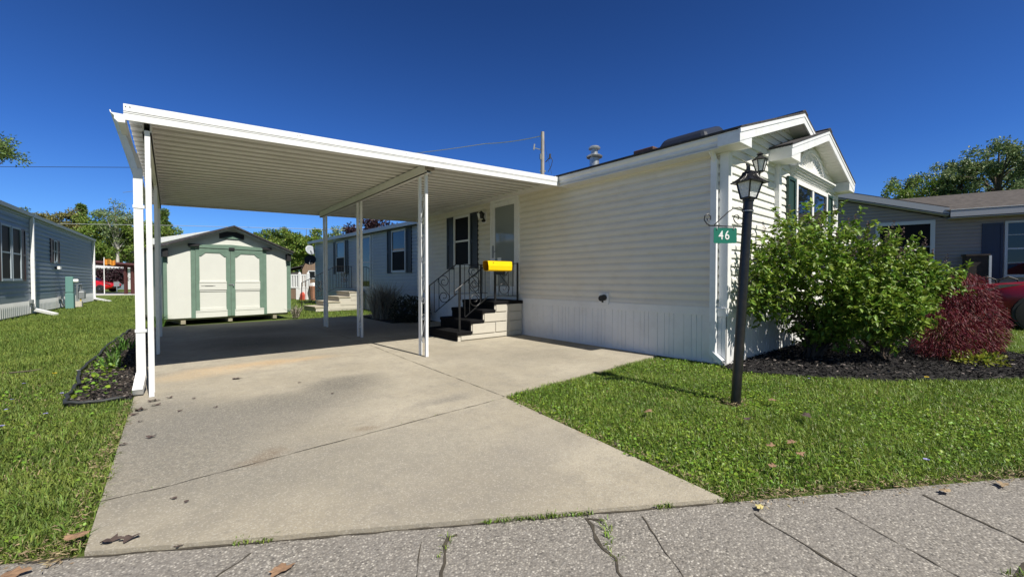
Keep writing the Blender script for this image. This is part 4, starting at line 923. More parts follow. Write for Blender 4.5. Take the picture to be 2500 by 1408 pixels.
mb = MB(); mb.tube([(.0, -.10, .66), (.0, -.10, .95), (.0, .1, .98), (0, .12, .7)], .028, 6); mb.tube([(-.05, -.42, 0), (-.05, -.42, .95), (.0, -.1, .97)], .028, 6); mb.build('pipework', METER, t)
mb = MB(); mb.box(-.14, -.55, 0, .10, -.33, .24); mb.build('block', PRECAST, t)

# ------------------------------------------------------------ taupe neighbour on the right
TA = R(15.6)
T = thing('taupe_house', 'taupe house with brown shingle roof and slate blue shutter behind the bushes', 'house', (18.76, 1.32, 0), TA, world=False)
Ot, Ut, Nt = (0, -8.0, 0), (0, 1, 0), (-1, 0, 0)
mb = MB(); siding(mb, Ot, Ut, Nt, 8.0, .3, 3.12, h=.11); mb.box(.004, -8, 0, 8, 0, 3.15); mb.build('wall', TAN, T)
ridge = 5.2
mb = MB(); siding(mb, (0, 0, 0), Ut, Nt, 2 * ridge, .3, 4.75, h=.11, d0=.0, lo=lambda z: max(0, (z - 3.12) / .31), hi=lambda z: min(2 * ridge, 2 * ridge - (z - 3.12) / .31))
mb.prism([(.004, 0, 0), (.004, 2 * ridge, 0), (.004, 2 * ridge, 3.1), (.004, ridge, 4.7), (.004, 0, 3.1)], (6, 0, 0)); mb.build('gable_wall', TAN, T)
mb = MB(); mb.add([(-.42, -8.2, 3.30), (-.42, .0, 3.30), (4.2, .0, 4.42), (4.2, -8.2, 4.42)], [(0, 1, 2, 3)])
mb.add([(-.42, -8.2, 3.30), (-.42, .0, 3.30), (-.42, .0, 3.26), (-.42, -8.2, 3.26)], [(0, 1, 2, 3)])
mb.add([(4.2, 3.6, 4.42), (4.2, 0, 4.42), (-.42, 0, 3.305), (1.8, 3.6, 3.84)], [(0, 1, 2, 3)]); mb.add([(4.2, -8.2, 4.42), (4.2, 3.6, 4.42), (8.6, 3.6, 3.3), (8.6, -8.2, 3.3)], [(0, 1, 2, 3)])
mb.build('roof', SHINGLE2, T)
mb = MB()
for sgn in (1, -1):
    y0 = -.05 if sgn > 0 else 2 * ridge + .05
    mb.prism([(-.36, y0, 3.36), (-.36, ridge, 3.36 + .31 * ridge), (-.36, ridge, 3.40 + .31 * ridge), (-.36, y0, 3.40)], (6, 0, 0))
mb.build('gable_roof', SHINGLE2, T)
mb = MB()
for sgn in (1, -1):
    y0 = -.05 if sgn > 0 else 2 * ridge + .05
    mb.prism([(-.38, y0, 3.18), (-.38, ridge, 3.18 + .31 * ridge), (-.38, ridge, 3.365 + .31 * ridge), (-.38, y0, 3.365)], (.02, 0, 0))
    mb.prism([(-.36, y0, 3.14), (-.36, ridge, 3.14 + .31 * ridge), (-.36, ridge, 3.16 + .31 * ridge), (-.36, y0, 3.16)], (.36, 0, 0))
mb.box(-.46, -8.2, 3.08, -.44, -.055, 3.27); mb.box(-.44, -8.2, 3.04, .0, -.06, 3.06); mb.build('fascia', mat('bluegrey_fascia', (.36, .38, .42), .6), T)
mb = MB(); mb.box(-.47, -8.2, 3.285, -.43, -.06, 3.30); mb.build('drip_edge', WHITE, T)
window(T, (0, 0, 0), Ut, Nt, .19, 1.62, 1.4, 3.06, fm=GREYTRIM, fw=.11, split=None, glass=GLASS2)
window(T, Ot, Ut, Nt, 5.30, 6.72, 1.26, 2.90, fm=GREYTRIM, fw=.06, grid=(2, 4)); shutter(T, Ot, Ut, Nt, 6.75, 7.18, 1.20, 2.86, BLUESH)
mb = MB(); mb.box(-.45, -.90, 1.88, -.02, -.40, 1.93); mb.box(-.42, -.88, .0, -.05, -.42, 1.88); pb = mb.build('porch_box', mat('dark_porch_timber', (.05, .04, .035), .9, var=.3), T); mb = MB(); mb.box(-.47, -.92, 0, -.42, -.87, 1.88); mb.build('corner_strip', GREYTRIM, pb)

# ------------------------------------------------------------ cars
def car(name, loc, rz, paint, label, group=None, L=4.5):
    t = thing(name, label, 'car', loc, rz, world=False, group=group)
    h = L / 2; st = [(-h, .55, .62, .70, .72), (-h + .08, .42, .70, .84, .86), (-h + .5, .30, .84, .92, .96), (-h + 1.25, .24, .89, 1.0, 1.04), (-h + 1.5, .24, .90, 1.02, 1.14), (-h + 2.15, .24, .90, 1.04, 1.56),
          (-h + 2.6, .24, .90, 1.05, 1.64), (-h + 3.4, .24, .90, 1.07, 1.62), (-h + 3.95, .26, .89, 1.08, 1.50), (-h + 4.25, .34, .86, 1.06, 1.18), (h - .05, .42, .80, .98, 1.02), (h, .5, .70, .86, .88)]
    vs = []; fs = []; mi = []; n = 10
    for x, z0, w_, zb, zt in st:
        rf = zt - zb > .2; wt = w_ * (.72 if rf else .86)
        half = [(w_ * .9, z0), (w_, z0 + (zb - z0) * .35), (w_ * .985, zb - .08), (w_ * .95, zb), (wt, zt - .03 if rf else zt - .01)]
        ring = [(y, z) for y, z in half] + [(-y, z) for y, z in half[::-1]]
        vs += [(x, y, z + .0) for y, z in ring]
    for i in range(len(st) - 1):
        for j in range(n): fs.append((i * n + j, i * n + (j + 1) % n, (i + 1) * n + (j + 1) % n, (i + 1) * n + j))
    fs += [tuple(range(n))[::-1], tuple(range((len(st) - 1) * n, len(st) * n))]
    mb = MB(); mb.add(vs, fs); bo = mb.build('body', paint, t, smooth=45)
    gl = MB()
    def V(i, j): return Vector(vs[i * n + j])
    def inset(q, e=.012, k=.90):
        c = sum(q, Vector()) / len(q); nn = (q[1] - q[0]).cross(q[2] - q[0]).normalized()
        if nn.dot(c - Vector((0, 0, .8))) < 0: nn = -nn
        gl.add([c + (p - c) * k + nn * e for p in q], [tuple(range(len(q)))])
    for i in (5, 6, 7):
        inset([V(i, 3), V(i, 4), V(i + 1, 4), V(i + 1, 3)]); inset([V(i, 6), V(i, 5), V(i + 1, 5), V(i + 1, 6)])
    for i in (4, 8): inset([V(i, 4), V(i, 5), V(i + 1, 5), V(i + 1, 4)], k=.88)
    gl.build('window', GLASS, t)
    for sx, sy in ((-h + .88, 1), (-h + .88, -1), (h - .92, 1), (h - .92, -1)):
        m2 = MB(); m2.lathe([(.22, -.11), (.335, -.10), (.345, -.06), (.345, .06), (.335, .10), (.22, .11)], (0, 0, 0), 26); m2.xform(Matrix.Translation((sx, sy * .83, .345)) @ Matrix.Rotation(R(90), 4, 'X')); wo = m2.build('tyre', TYRE, t, smooth=40)
        m2 = MB(); m2.lathe([(.222, -.09), (.225, .09), (.20, .095), (.19, .06)], (0, 0, 0), 26); m2.lathe([(.05, .04), (.05, .10), (.02, .105)], (0, 0, 0), 12)
        for k in range(5):
            a = 2 * math.pi * k / 5; m2.bar((.03 * math.cos(a), .03 * math.sin(a), .085), (.20 * math.cos(a), .20 * math.sin(a), .085), .055, .03, (0, 0, 1))
        m2.xform(Matrix.Translation((sx, sy * .84, .345)) @ Matrix.Rotation(R(90 if sy < 0 else -90), 4, 'X')); m2.build('rim', RIM, wo)
        m3 = MB(); m3.lathe([(.38, -.03), (.38, .065)], (0, 0, 0), 26); m3.xform(Matrix.Translation((sx, sy * .845, .36)) @ Matrix.Rotation(R(90), 4, 'X')); m3.build('wheel_arch', DARK, t)
    for sy in (1, -1):
        m2 = MB(); m2.prism([(-h + .06, sy * .72, .74), (-h + .30, sy * .835, .86), (-h + .72, sy * .885, .97), (-h + .35, sy * .85, .945), (-h + .10, sy * .74, .82)], (-.03, sy * .025, .004)); m2.build('headlight', LENS, t)
        m2 = MB(); m2.prism([(h - .06, sy * .80, .80), (h - .30, sy * .88, .88), (h - .30, sy * .88, 1.02), (h - .06, sy * .80, .98)], (.02, sy * .02, 0)); m2.build('tail_light', TAIL, t)
    m2 = MB(); m2.box(-h - .012, -.55, .42, -h + .1, .55, .60); m2.build('grille', DARK, t); m2 = MB(); m2.box(h - .1, -.6, .36, h + .012, .6, .50); m2.build('bumper', DARK, t)
    return t
car('parked_car', (16.80, -1.66, -.03), R(105.6) + math.pi, RED, 'dark red parked car nosing out beside the taupe house').scale = (1.1, 1.1, 1.13)
p = at(243, 711, 41.5); car('parked_suv', (p.x - .6, p.y, -.03), R(152), RED2, 'bright red parked car on the far road', L=4.4)
t = thing('garden_chair', 'black metal garden chair with round arched back beside the taupe house', 'chair', (17.6, .2, 0), TA, world=False)
mb = MB()
for dy in (-.28, .12): mb.tube([(0, dy - .16, .35), (0, dy - .16, .95), (0, dy - .10, 1.17), (0, dy + .06, 1.25), (0, dy + .22, 1.17), (0, dy + .28, .95), (0, dy + .28, .35)], .02, 6)
mb.build('arched_back', DARK, t)
mb = MB(); mb.box(-.5, -.5, .40, .02, .45, .45)
mb.build('seat', BLACKM, t)
for x, y in ((-.46, -.46), (-.46, .41), (-.02, -.46), (-.02, .41)):
    mb = MB(); mb.tube([(x, y, 0), (x, y, .41)], .018, 6); mb.build('leg', BLACKM, t)

# ------------------------------------------------------------ far things seen between the homes
def box_house(name, label, a, b, D, zt, m, roofm, depth=6, ov=.3, peak=.8):
    """far low home: front wall between photo columns a and b at distance D"""
    p, q = at(a, 700, D), at(b, 700, D); d = (q - p); d.z = 0; Lh = d.length; ang = math.atan2(d.y, d.x)
    t = thing(name, label, 'house', (p.x, p.y, 0), ang, world=False)
    mb = MB(); mb.box(0, 0, 0, Lh, depth, zt)
    for k in range(int(zt / .2)): mb.box(0, -.006, k * .2, Lh, 0, k * .2 + .17)
    mb.build('wall', m, t)
    mb = MB(); mb.prism([(-.3, -ov, zt), (-.3, depth / 2, zt + peak), (-.3, depth + ov, zt), (-.3, depth + ov, zt + .1), (-.3, depth / 2, zt + peak + .1), (-.3, -ov, zt + .1)], (Lh + .6, 0, 0)); mb.build('roof', roofm, t)
    return t, Lh
t, Lh = box_house('white_house', 'far white house behind the red timber carport', 140, 352, 52, 2.6, WHITEB, mat('pale_grey_roof', (.55, .56, .57), .7), peak=.55)
mb = MB(); mb.box(7.4, -.02, 0, 8.6, -.008, 2.0); mb.build('door', BLUEGREY, t)
mb = MB(); mb.tube([(Lh - 2.0, 1.5, 2.6), (Lh - 2.0, 1.5, 3.9)], .08, 6); mb.tube([(Lh - 1.3, 1.5, 2.6), (Lh - 1.3, 1.5, 3.6)], .06, 6); mb.build('vent_pipe', WHITE, t)
p, q = at(380, 600, 36), at(520, 600, 36); ang = math.atan2(q.y - p.y, q.x - p.x)
t = thing('white_gabled_building', 'white building with white sloping roof edge showing behind the shed', 'building', (p.x, p.y, 0), ang, world=False)
mb = MB(); mb.prism([(0, 0, 0), (5.4, 0, 0), (5.4, 0, 5.2), (0, 0, 4.0)], (0, 8, 0)); mb.build('wall', WHITEB, t)
mb = MB(); mb.prism([(-.2, -.3, 4.2), (4.9, -.3, 5.35), (4.9, -.3, 5.42), (-.2, -.3, 4.75)], (0, 8.5, 0)); mb.build('roof', WHITE, t)
# dark red timber carport
a, b = at(190, 640, 35), at(345, 640, 35); d = b - a; ang = math.atan2(d.y, d.x); Lp = math.hypot(d.x, d.y)
t = thing('timber_carport', 'dark red timber carport on paired posts by the far road', 'carport', (a.x, a.y, 0), ang, world=False)
mb = MB(); mb.prism([(-6, 0, 3.0), (Lp + .6, 0, 2.10), (Lp + .6, 0, 2.32), (-6, 0, 3.22)], (0, .12, 0)); mb.prism([(-6, 3, 3.0), (Lp + .6, 3, 2.10), (Lp + .6, 3, 2.32), (-6, 3, 3.22)], (0, .12, 0)); mb.prism([(-6, -.3, 3.22), (Lp + .7, -.3, 2.33), (Lp + .7, -.3, 2.39), (-6, -.3, 3.28)], (0, 3.7, 0)); mb.build('roof_frame', PERG, t)
for px in (304, 311, 322, 328):
    x = Lp * (px - 190) / 155; mb = MB(); mb.box(x - .09, 0 if px in (304, 322) else .35, 0, x + .09, .18 if px in (304, 322) else .53, 2.45); mb.build('post', PERG, t)
t = thing('orange_flag', 'orange flag on a short white staff above the timber carport', 'flag', tuple(at(254, 660, 34)), world=True)
mb = MB(); k = 10; vs = []
for i in range(k + 1):
    for j in range(2):
        px = 255 + 27 * i / k; py = (631 + 5 * i / k + 1.5 * math.sin(i * 1.1)) + j * (14 - 2.0 * i / k)
        v = at(px, py, 34 + .18 * math.sin(i * .9)); vs.append(v)
mb.add(vs, [(2 * i, 2 * i + 1, 2 * i + 3, 2 * i + 2) for i in range(k)]); mb.build('cloth', FLAG, t)
mb = MB(); mb.tube([at(254, 628, 34), at(254, 662, 34), Vector((at(254, 662, 34).x, at(254, 662, 34).y, 0))], .03, 6); mb.build('staff', WHITE, t)
b0 = at(285.5, 711, 40); t = thing('street_sign', 'small grey street sign on a thin post beside the far road', 'sign', (b0.x, b0.y, 0), R(-20), world=False)
mb = MB(); mb.box(-.03, -.03, 0, .03, .03, 1.0); mb.build('signpost', GALV, t); mb = MB(); mb.box(-.22, -.05, .55, .22, -.03, 1.0); mb.build('sign_plate', SIGNGREY, t)
# barn-roofed shed, white rail deck
b0 = at(701, 716, 27.0); t = thing('barn_shed', 'brown board barn shed with dark gambrel roof behind the white railing', 'shed', (b0.x, b0.y, 0), R(-18), world=False)
gam = [(.9, 0), (.9, 1.85), (1.12, 2.42), (1.75, 2.78), (2.6, 2.42), (2.95, 1.85), (2.95, 0)]
mb = MB(); mb.prism([(x, 0, z) for x, z in gam], (0, 3.4, 0)); mb.build('wall', BARN, t)
mb = MB()
for (x0, z0), (x1, z1) in zip(gam[1:5], gam[2:6]): mb.prism([(x0 - .06, -.15, z0 - .02), (x1, -.15, z1), (x1, -.15, z1 + .06), (x0 - .06, -.15, z0 + .04)], (0, 3.7, 0))
mb.box(-.6, .2, 0, .88, 3.2, 1.7); mb.prism([(-.75, 0, 1.65), (.95, 0, 2.1), (.95, 0, 2.16), (-.75, 0, 1.71)], (0, 3.4, 0)); mb.build('roof', SHINGLE, t)
mb = MB(); mb.box(1.25, -.04, 1.25, 2.55, -.005, 1.80); bw = mb.build('window', GREYTRIM, t)
for k in range(3): mb = MB(); mb.box(1.31 + k * .41, -.05, 1.31, 1.66 + k * .41, -.041, 1.74); mb.build('pane', GLASS, bw)
a, b = at(711, 710, 24.5), at(757, 710, 24.5); ang = math.atan2(b.y - a.y, b.x - a.x); Lr = (b - a).length
t = thing('deck_railing', 'white vinyl baluster railing on a low deck', 'railing', (a.x - .6, a.y, 0), ang, world=False); Lr += .6
mb = MB(); mb.box(0, -.03, 1.42, Lr, .03, 1.50); mb.box(0, -.03, .70, Lr, .03, .77)
for k in range(12): mb.box(.08 + k * Lr / 12, -.025, .77, .16 + k * Lr / 12, .025, 1.42)
mb.build('baluster_panel', WHITE, t)
for x in (Lr - .05, Lr - .55): mb = MB(); mb.box(x - .06, -.06, .66, x + .06, .06, 1.56); mb.lathe([(.075, 0), (.03, .07)], (x, 0, 1.56), 4, ph=R(45)); mb.build('post', WHITE, t)
mb = MB(); mb.box(Lr - .75, -.05, .02, Lr + .12, .05, .68); mb.build('lattice_skirt', WHITE, t)
mb = MB(); mb.box(0, -.02, .06, Lr - .76, .04, .64); mb.build('deck_fascia', BARN, t)
b0 = at(738.5, 722, 24); tag(MB().box(b0.x - .11, b0.y - .11, .0, b0.x + .11, b0.y + .11, .02).lathe([(.13, .0), (.14, .30), (.10, .40), (.05, .46)], (b0.x, b0.y, 0), 12).build('fuel_can', BRICKO), 'small orange red canister standing below the white railing', 'canister')
b0 = at(765.5, 716, 24); t = thing('terracotta_planter', 'brown planter beside the far corner of the pale grey home', 'planter', (b0.x, b0.y, 0), world=False)
mb = MB(); mb.lathe([(.16, 0), (.2, .5), (.24, .75), (.24, .82)], (0, 0, 0), 12); mb.build('pot', mat('terracotta', (.33, .16, .10), .8), t); mb = MB(); mb.lathe([(.22, .82), (.2, .95), (.1, 1.0)], (0, 0, 0), 10); mb.build('rim_cover', WTRIM, t)
b0 = at(371, 715, 24); t = thing('rubbish_bin', 'dark grey wheeled bin half hidden behind the carport post', 'bin', (b0.x, b0.y, 0), R(-25), world=False)
mb = MB(); mb.prism([(-.22, -.22, .05), (.22, -.22, .05), (.27, -.27, 1.0), (-.27, -.27, 1.0)], (0, .5, 0)); mb.build('bin_body', NAVYSH, t); mb = MB(); mb.box(-.29, -.3, 1.0, .29, .26, 1.07); mb.build('lid', DARK, t)

# ------------------------------------------------------------ utility pole and cables
pb_ = at(1324, 684, 28.0)
t = thing('utility_pole', 'weathered timber utility pole rising behind the cream home', 'utility pole', (pb_.x, pb_.y, 0), world=True)
zt = at(1324, 325, 28).z
mb = MB(); mb.tube([(pb_.x, pb_.y, 0), (pb_.x, pb_.y, zt)], [.16, .115], 12); mb.build('pole', POLEW, t, smooth=40)
mb = MB()
def pp(x, y): return at(x, y, 27.85)
mb.bar(pp(1322, 366), pp(1303, 361), .05, .05); mb.bar(pp(1303, 366), pp(1305, 352), .09, .09); mb.bar(pp(1318, 418), pp(1332, 418), .06, .10); mb.box(*(pp(1320, 386) - Vector((.12, .02, .12))), *(pp(1327, 379) + Vector((.05, .02, .05))))
mb.build('pole_hardware', METER, t)
mb = MB(); mb.bar(pp(1342, 388), pp(1343, 376), .10, .10); mb.tube([pp(1343, 380), pp(1349, 392), pp(1346, 405), pp(1338, 420)], .022, 5); mb.tube([pp(1332, 396), pp(1343, 384)], .03, 5); mb.tube([pp(1328, 340), pp(1334, 372), pp(1347, 425)], .008, 4); mb.build('cable_drop', WIRE, t)
def wire(label, pts, r, m=WIRE, sag=.0):
    out = []
    for (a, b) in zip(pts, pts[1:]):
        for i in range(10):
            s = i / 10; p = a.lerp(b, s); p.z -= sag * 4 * s * (1 - s); out.append(p)
    out.append(pts[-1]); tag(MB().tube(out, r, 5, caps=False).build('overhead_cable', m), label, 'cable')
wire('pale cable sagging left from the utility pole over the carport', [pp(1322, 332), at(1185, 351, 31), at(900, 385, 38), at(300, 470, 60)], .030, WIREL, .1)
wire('thin dark cable across the sky at the left, meeting the carport edge', [at(-600, 404, 32), at(345, 409, 34), at(700, 420, 36)], .022, WIRE, .0)
wire('pale cable low in front of the treeline', [at(80, 545, 52), at(440, 551, 50), at(880, 562, 47), at(1000, 566, 46)], .030, WIREL, .0)

# ------------------------------------------------------------ lamp post and number sign
LB = Vector((4.11, 1.63, 0)); LT = Vector((4.225, 1.585, 1.845)); ax = (LT - LB).normalized()
LP = thing('lamp_post', 'leaning black lamp post with clear lantern on the front lawn', 'lamp post', tuple(LB))
mb = MB(); mb.tube([LB - ax * .08, LB + ax * 1.0, LT - ax * .04], [.043, .042, .041], 20); mb.build('pole', LAMPBLK, LP, smooth=40)
rot = Vector((0, 0, 1)).rotation_difference(ax).to_matrix().to_4x4()
MT = Matrix.Translation(LT) @ rot @ Matrix.Rotation(R(-21), 4, 'Z')
mb = MB(); mb.lathe([(.043, -.05), (.049, -.045), (.049, -.03), (.043, -.028), (.043, .05), (.05, .055), (.05, .068)], (0, 0, 0), 20); mb.xform(MT); mb.build('fitter_collar', LAMPBLK, LP, smooth=40)
mb = MB(); mb.lathe([(.0475, -.048), (.051, -.046), (.051, -.041), (.0475, -.039)], (0, 0, 0), 20); mb.xform(MT); mb.build('collar_ring', GALV, LP)
lt = MB(); q = math.sqrt(2)
lt.lathe([(.058 * q, .066), (.066 * q, .072), (.066 * q, .082), (.050 * q, .086)], (0, 0, 0), 4, ph=R(45))
for sx in (1, -1):
    for sy in (1, -1): lt.bar((sx * .060, sy * .060, .075), (sx * .100, sy * .100, .218), .017, .017)
lt.lathe([(.112 * q, .212), (.150 * q, .210), (.152 * q, .216), (.112 * q, .240), (.085 * q, .262), (.066 * q, .290), (.060 * q, .312), (.02, .316)], (0, 0, 0), 4, ph=R(45))
for s in range(4):
    a = math.pi / 2 * s
    for k in range(-3, 4):
        pts = []
        for rr, z in ((.150, .218), (.112, .242), (.085, .264), (.066, .292), (.060, .314)):
            x, y = rr + .001, k * .27 * rr
            pts.append((x * math.cos(a) - y * math.sin(a), x * math.sin(a) + y * math.cos(a), z))
        lt.tube(pts, .0035, 4)
lt.xform(MT @ Matrix.Diagonal((.76, .76, 1.06, 1))); lt.build('lantern_cage', LAMPBLK, LP)
mb = MB(); mb.lathe([(.056 * q, .082), (.095 * q, .214)], (0, 0, 0), 4, ph=R(45)); mb.xform(MT @ Matrix.Diagonal((.76, .76, 1.06, 1))); mb.build('lantern_glass', LGLASS, LP)
bd = (Vector((3.93, 1.82, 0)) - Vector((4.2, 1.6, 0))).normalized(); zb_ = 1.655; p0 = LB + ax * (zb_ / ax.z)
def bp(u, z): return p0 + bd * u + Vector((0, 0, z))
mb = MB(); mb.bar(bp(.03, .0), bp(.36, .012), .022, .008)
arcp = [bp(.05, .175), bp(.075, .185), bp(.115, .18), bp(.18, .14), bp(.25, .075), bp(.31, .018)]
sp_ = [bp(.05, .175), bp(.03, .15), bp(.022, .10), bp(.03, .05), bp(.055, .025), bp(.085, .025), bp(.11, .045), bp(.125, .075), bp(.12, .105), bp(.095, .115), bp(.075, .10), bp(.078, .075), bp(.095, .07)]
mb.tube(arcp, .005, 6); mb.tube(sp_, .005, 6)
mb.tube([bp(.345, .012), bp(.38, .03), bp(.405, .065), bp(.40, .105), bp(.37, .12), bp(.345, .10), bp(.345, .07), bp(.368, .06), bp(.38, .08)], .005, 6)
mb.build('bracket', BLACKM, LP, smooth=50)
SG = thing('number_sign', 'green house number sign reading 46 hanging under the lamp post bracket', 'sign', tuple(bp(.20, -.08)))
sn = Vector((bd.y, -bd.x, 0))
if sn.dot(Vector((4, 1.7, 0))) > 0: sn = -sn
mb = MB(); sx0, sx1, sz0, sz1 = .095, .315, -.155, -.008; r_ = .014; pl = []
for (cx_, cz_, a0) in ((sx1 - r_, sz1 - r_, 0), (sx0 + r_, sz1 - r_, 90), (sx0 + r_, sz0 + r_, 180), (sx1 - r_, sz0 + r_, 270)):
    for k in range(5): a = R(a0 + k * 22.5); pl.append(bp(cx_ + r_ * math.cos(a), cz_ + r_ * math.sin(a)))
mb.prism(pl, sn * .003); mb.build('sign_plate', SIGNG, SG)
mb = MB()
for u in (.125, .285): mb.tube([bp(u, -.02) + sn * .004, bp(u, -.02) + sn * .009], .006, 8); mb.tube([bp(u, -.015), bp(u, .01)], .003, 5)
mb.build('fastener', GALV, SG)
cu = bpy.data.curves.new('digits', 'FONT'); cu.body = '46'; cu.size = .118; cu.extrude = .0012; cu.offset = .0006; cu.space_character = 1.25; cu.align_x = 'CENTER'
tmp = bpy.data.objects.new('digits', cu); C.objects.link(tmp); bpy.context.view_layer.update()
me = bpy.data.meshes.new_from_object(tmp.evaluated_get(bpy.context.evaluated_depsgraph_get())); bpy.data.objects.remove(tmp)
rx_ = -bd; rx_.z = 0; Mx = Matrix((rx_.to_4d(), Vector((0, 0, 1, 0)), sn.to_4d(), (0, 0, 0, 1))).transposed(); Mx[3][3] = 1
for i in range(3): Mx[3][i] = 0
org = bp((sx0 + sx1) / 2 + .012, -.118) + sn * .0045
me.transform(Matrix.Diagonal((.80, 1, 1, 1))); me.transform(Matrix.Translation(org - Vector(SG.location)) @ Mx); me.materials.clear(); me.materials.append(SIGNW)
od = bpy.data.objects.new('house_number', me); C.objects.link(od); od.parent = SG

# ------------------------------------------------------------ shrubs
def in_ell(c, r, n, lo=.55, hi=1.04):
    d = rand_dirs(n); q = rng.uniform(lo ** 2, hi ** 2, n) ** .5
    return np.array(c) + d * q[:, None] * np.array(r), d
BU = thing('lilac_bush', 'large green lilac bush with browned flower tips beside the lamp post', 'bush', (7.33, 1.9, 0))
ELL = [((6.55, 1.98, 1.28), (.62, .36, .74), 300), ((7.1, 1.72, 1.35), (.70, .52, .80), 420), ((7.75, 1.35, 1.28), (.72, .56, .74), 430), ((8.3, .98, 1.16), (.64, .50, .42), 300), ((8.72, .78, 1.16), (.48, .38, .26), 140),
       ((7.35, 1.25, .85), (.62, .42, .42), 260), ((7.75, .92, .78), (.45, .36, .34), 190), ((7.45, 1.9, .45), (.32, .28, .36), 120), ((6.15, 2.14, 1.1), (.40, .18, .55), 150), ((7.3, 1.55, .50), (.50, .40, .32), 170), ((7.75, 1.1, .48), (.45, .35, .26), 120)]
P_, D_ = [], []; tips = []
for c, r, n in ELL:
    p, d = in_ell(c, r, n, .45, 1.06); d = unit(d + np.array([0, 0, .55]) + rng.normal(0, .25, p.shape)); p = p + rng.normal(0, .05, p.shape)
    k = (p[:, 2] > .12) & (p[:, 1] < YBAY - .08); p, d = p[k], d[k]; tips.append(np.concatenate([p, d], 1))
    for _ in range(8):
        dd = unit(d * .75 + rand_dirs(len(p)) * .95); P_.append(p - d * rng.uniform(0, .11, (len(p), 1))); D_.append(dd)
sh = np.concatenate(tips); sh = sh[(sh[:, 5] > .1)]; sh = sh[rng.permutation(len(sh))[:150]]
for q_ in sh:
    d_ = q_[3:] + rng.normal(0, .3, 3); d_ /= np.linalg.norm(d_); ln = rng.uniform(.10, .30); m_ = int(8 + ln * 50); t_ = rng.uniform(0, 1, (m_, 1))
    P_.append(q_[:3] + d_ * t_ * ln); D_.append(unit(d_ * .6 + rand_dirs(m_)))
P_ = np.concatenate(P_); D_ = np.concatenate(D_); P_[:, 1] = np.minimum(P_[:, 1], YBAY - .07); n = len(P_)
L_ = rng.uniform(.038, .090, n); V, F = leaves(P_, D_, L_, L_ * .52, .22, .22)
nmesh('foliage', V, [F], LEAFG, BU)
tips = np.concatenate(tips)
up = tips[(tips[:, 5] > .45) & (tips[:, 2] > 1.35)]; up = up[rng.permutation(len(up))[:85]]
P_, D_, = [], []
for p in up:
    m_ = 34; t_ = rng.uniform(0, 1, m_); d = unit((p[3:] * .4 + np.array([0, 0, 1.0]))[None])[0]
    P_.append(p[:3] + d * t_[:, None] * .15 + rand_dirs(m_) * (.035 * (1 - t_))[:, None]); D_.append(unit(rand_dirs(m_) + d))
V, F = diamonds(np.concatenate(P_), np.concatenate(D_), .022, .014)
nmesh('dried_flowers', V, [F], LEAFDRY, BU)
wt = tips[(tips[:, 2] > 1.5) & (tips[:, 0] < 8.2)]; wt = wt[rng.permutation(len(wt))[:9]]
P_ = np.concatenate([p[:3] + rng.normal(0, .03, (14, 3)) for p in wt]); V, F = diamonds(P_, rand_dirs(len(P_)), .03, .028); nmesh('blossom', V, [F], LEAFW, BU)
mb = MB()
for i in range(46):
    a, b = random.uniform(0, 6.28), random.uniform(.02, .13); base = Vector((7.35 + b * math.cos(a), 1.86 + b * math.sin(a), -.02))
    if i > 30: base = Vector((8.1 + b * math.cos(a), 1.2 + b * math.sin(a), -.02))
    e = ELL[random.randrange(len(ELL))]; t_ = Vector(e[0]) + Vector((random.uniform(-.6, .6) * e[1][0], random.uniform(-.6, .6) * e[1][1], random.uniform(-.2, .7) * e[1][2]))
    m1 = base.lerp(t_, .35) + Vector((random.uniform(-.08, .08), random.uniform(-.08, .08), .16)); m2 = base.lerp(t_, .7) + Vector((random.uniform(-.1, .1), random.uniform(-.1, .1), .08))
    if t_.y > 2.25: t_.y = 2.25
    mb.tube([base, m1, m2, t_], [random.uniform(.012, .026), .013, .009, .004], 6)
mb.build('stems', STEM, BU)
MP = thing('red_maple_bush', 'low weeping red maple bush at the end of the mulch bed', 'bush', (9.2, .48, 0))
P_, D_ = [], []
for c, r, n in (((9.20, .48, .48), (.60, .50, .58), 11000), ((9.20, .46, .96), (.40, .36, .32), 4200), ((9.45, .34, .32), (.36, .34, .36), 4200), ((8.60, .60, .40), (.40, .38, .40), 4000)):
    p, d = in_ell(c, r, n, .55, 1.05); k = p[:, 2] > .03; p, d = p[k], d[k]
    out = d * np.array([1, 1, 0]); P_.append(p); D_.append(unit(out * .8 + np.array([0, 0, -.75]) + rng.normal(0, .35, p.shape)))
P_ = np.concatenate(P_); D_ = np.concatenate(D_); V, F = diamonds(P_, D_, rng.uniform(.035, .10, len(P_)), rng.uniform(.005, .011, len(P_))); nmesh('foliage', V, [F], LEAFM, MP)
mb = MB()
for i in range(14):
    a = random.uniform(0, 6.28); r1 = random.uniform(.3, .8)
    mb.tube([(9.2, .48, 0), (9.2 + .15 * math.cos(a), .48 + .15 * math.sin(a), .45), (9.2 + r1 * .7 * math.cos(a), .48 + r1 * .7 * math.sin(a), random.uniform(.6, .95)), (9.2 + r1 * .9 * math.cos(a), .48 + r1 * .7 * math.sin(a), random.uniform(.3, .6))], [.03, .02, .012, .005], 6)
mb.build('stems', STEM, MP)
def clump_leaves(name, c, r, n, L, W, m, label, cat, kind=None, up=.3, parent=None, fold=.25):
    p, d = in_ell(c, r, n, .2, 1.0); k = p[:, 2] > -.02; p, d = p[k], d[k]; d = unit(d + np.array([0, 0, up]) + rng.normal(0, .5, p.shape))
    V, F = leaves(p, d, rng.uniform(.6, 1.2, len(p)) * L, rng.uniform(.7, 1.1, len(p)) * W, fold)
    return tag(nmesh(name, V, [F], m, parent), label, cat, kind=kind)
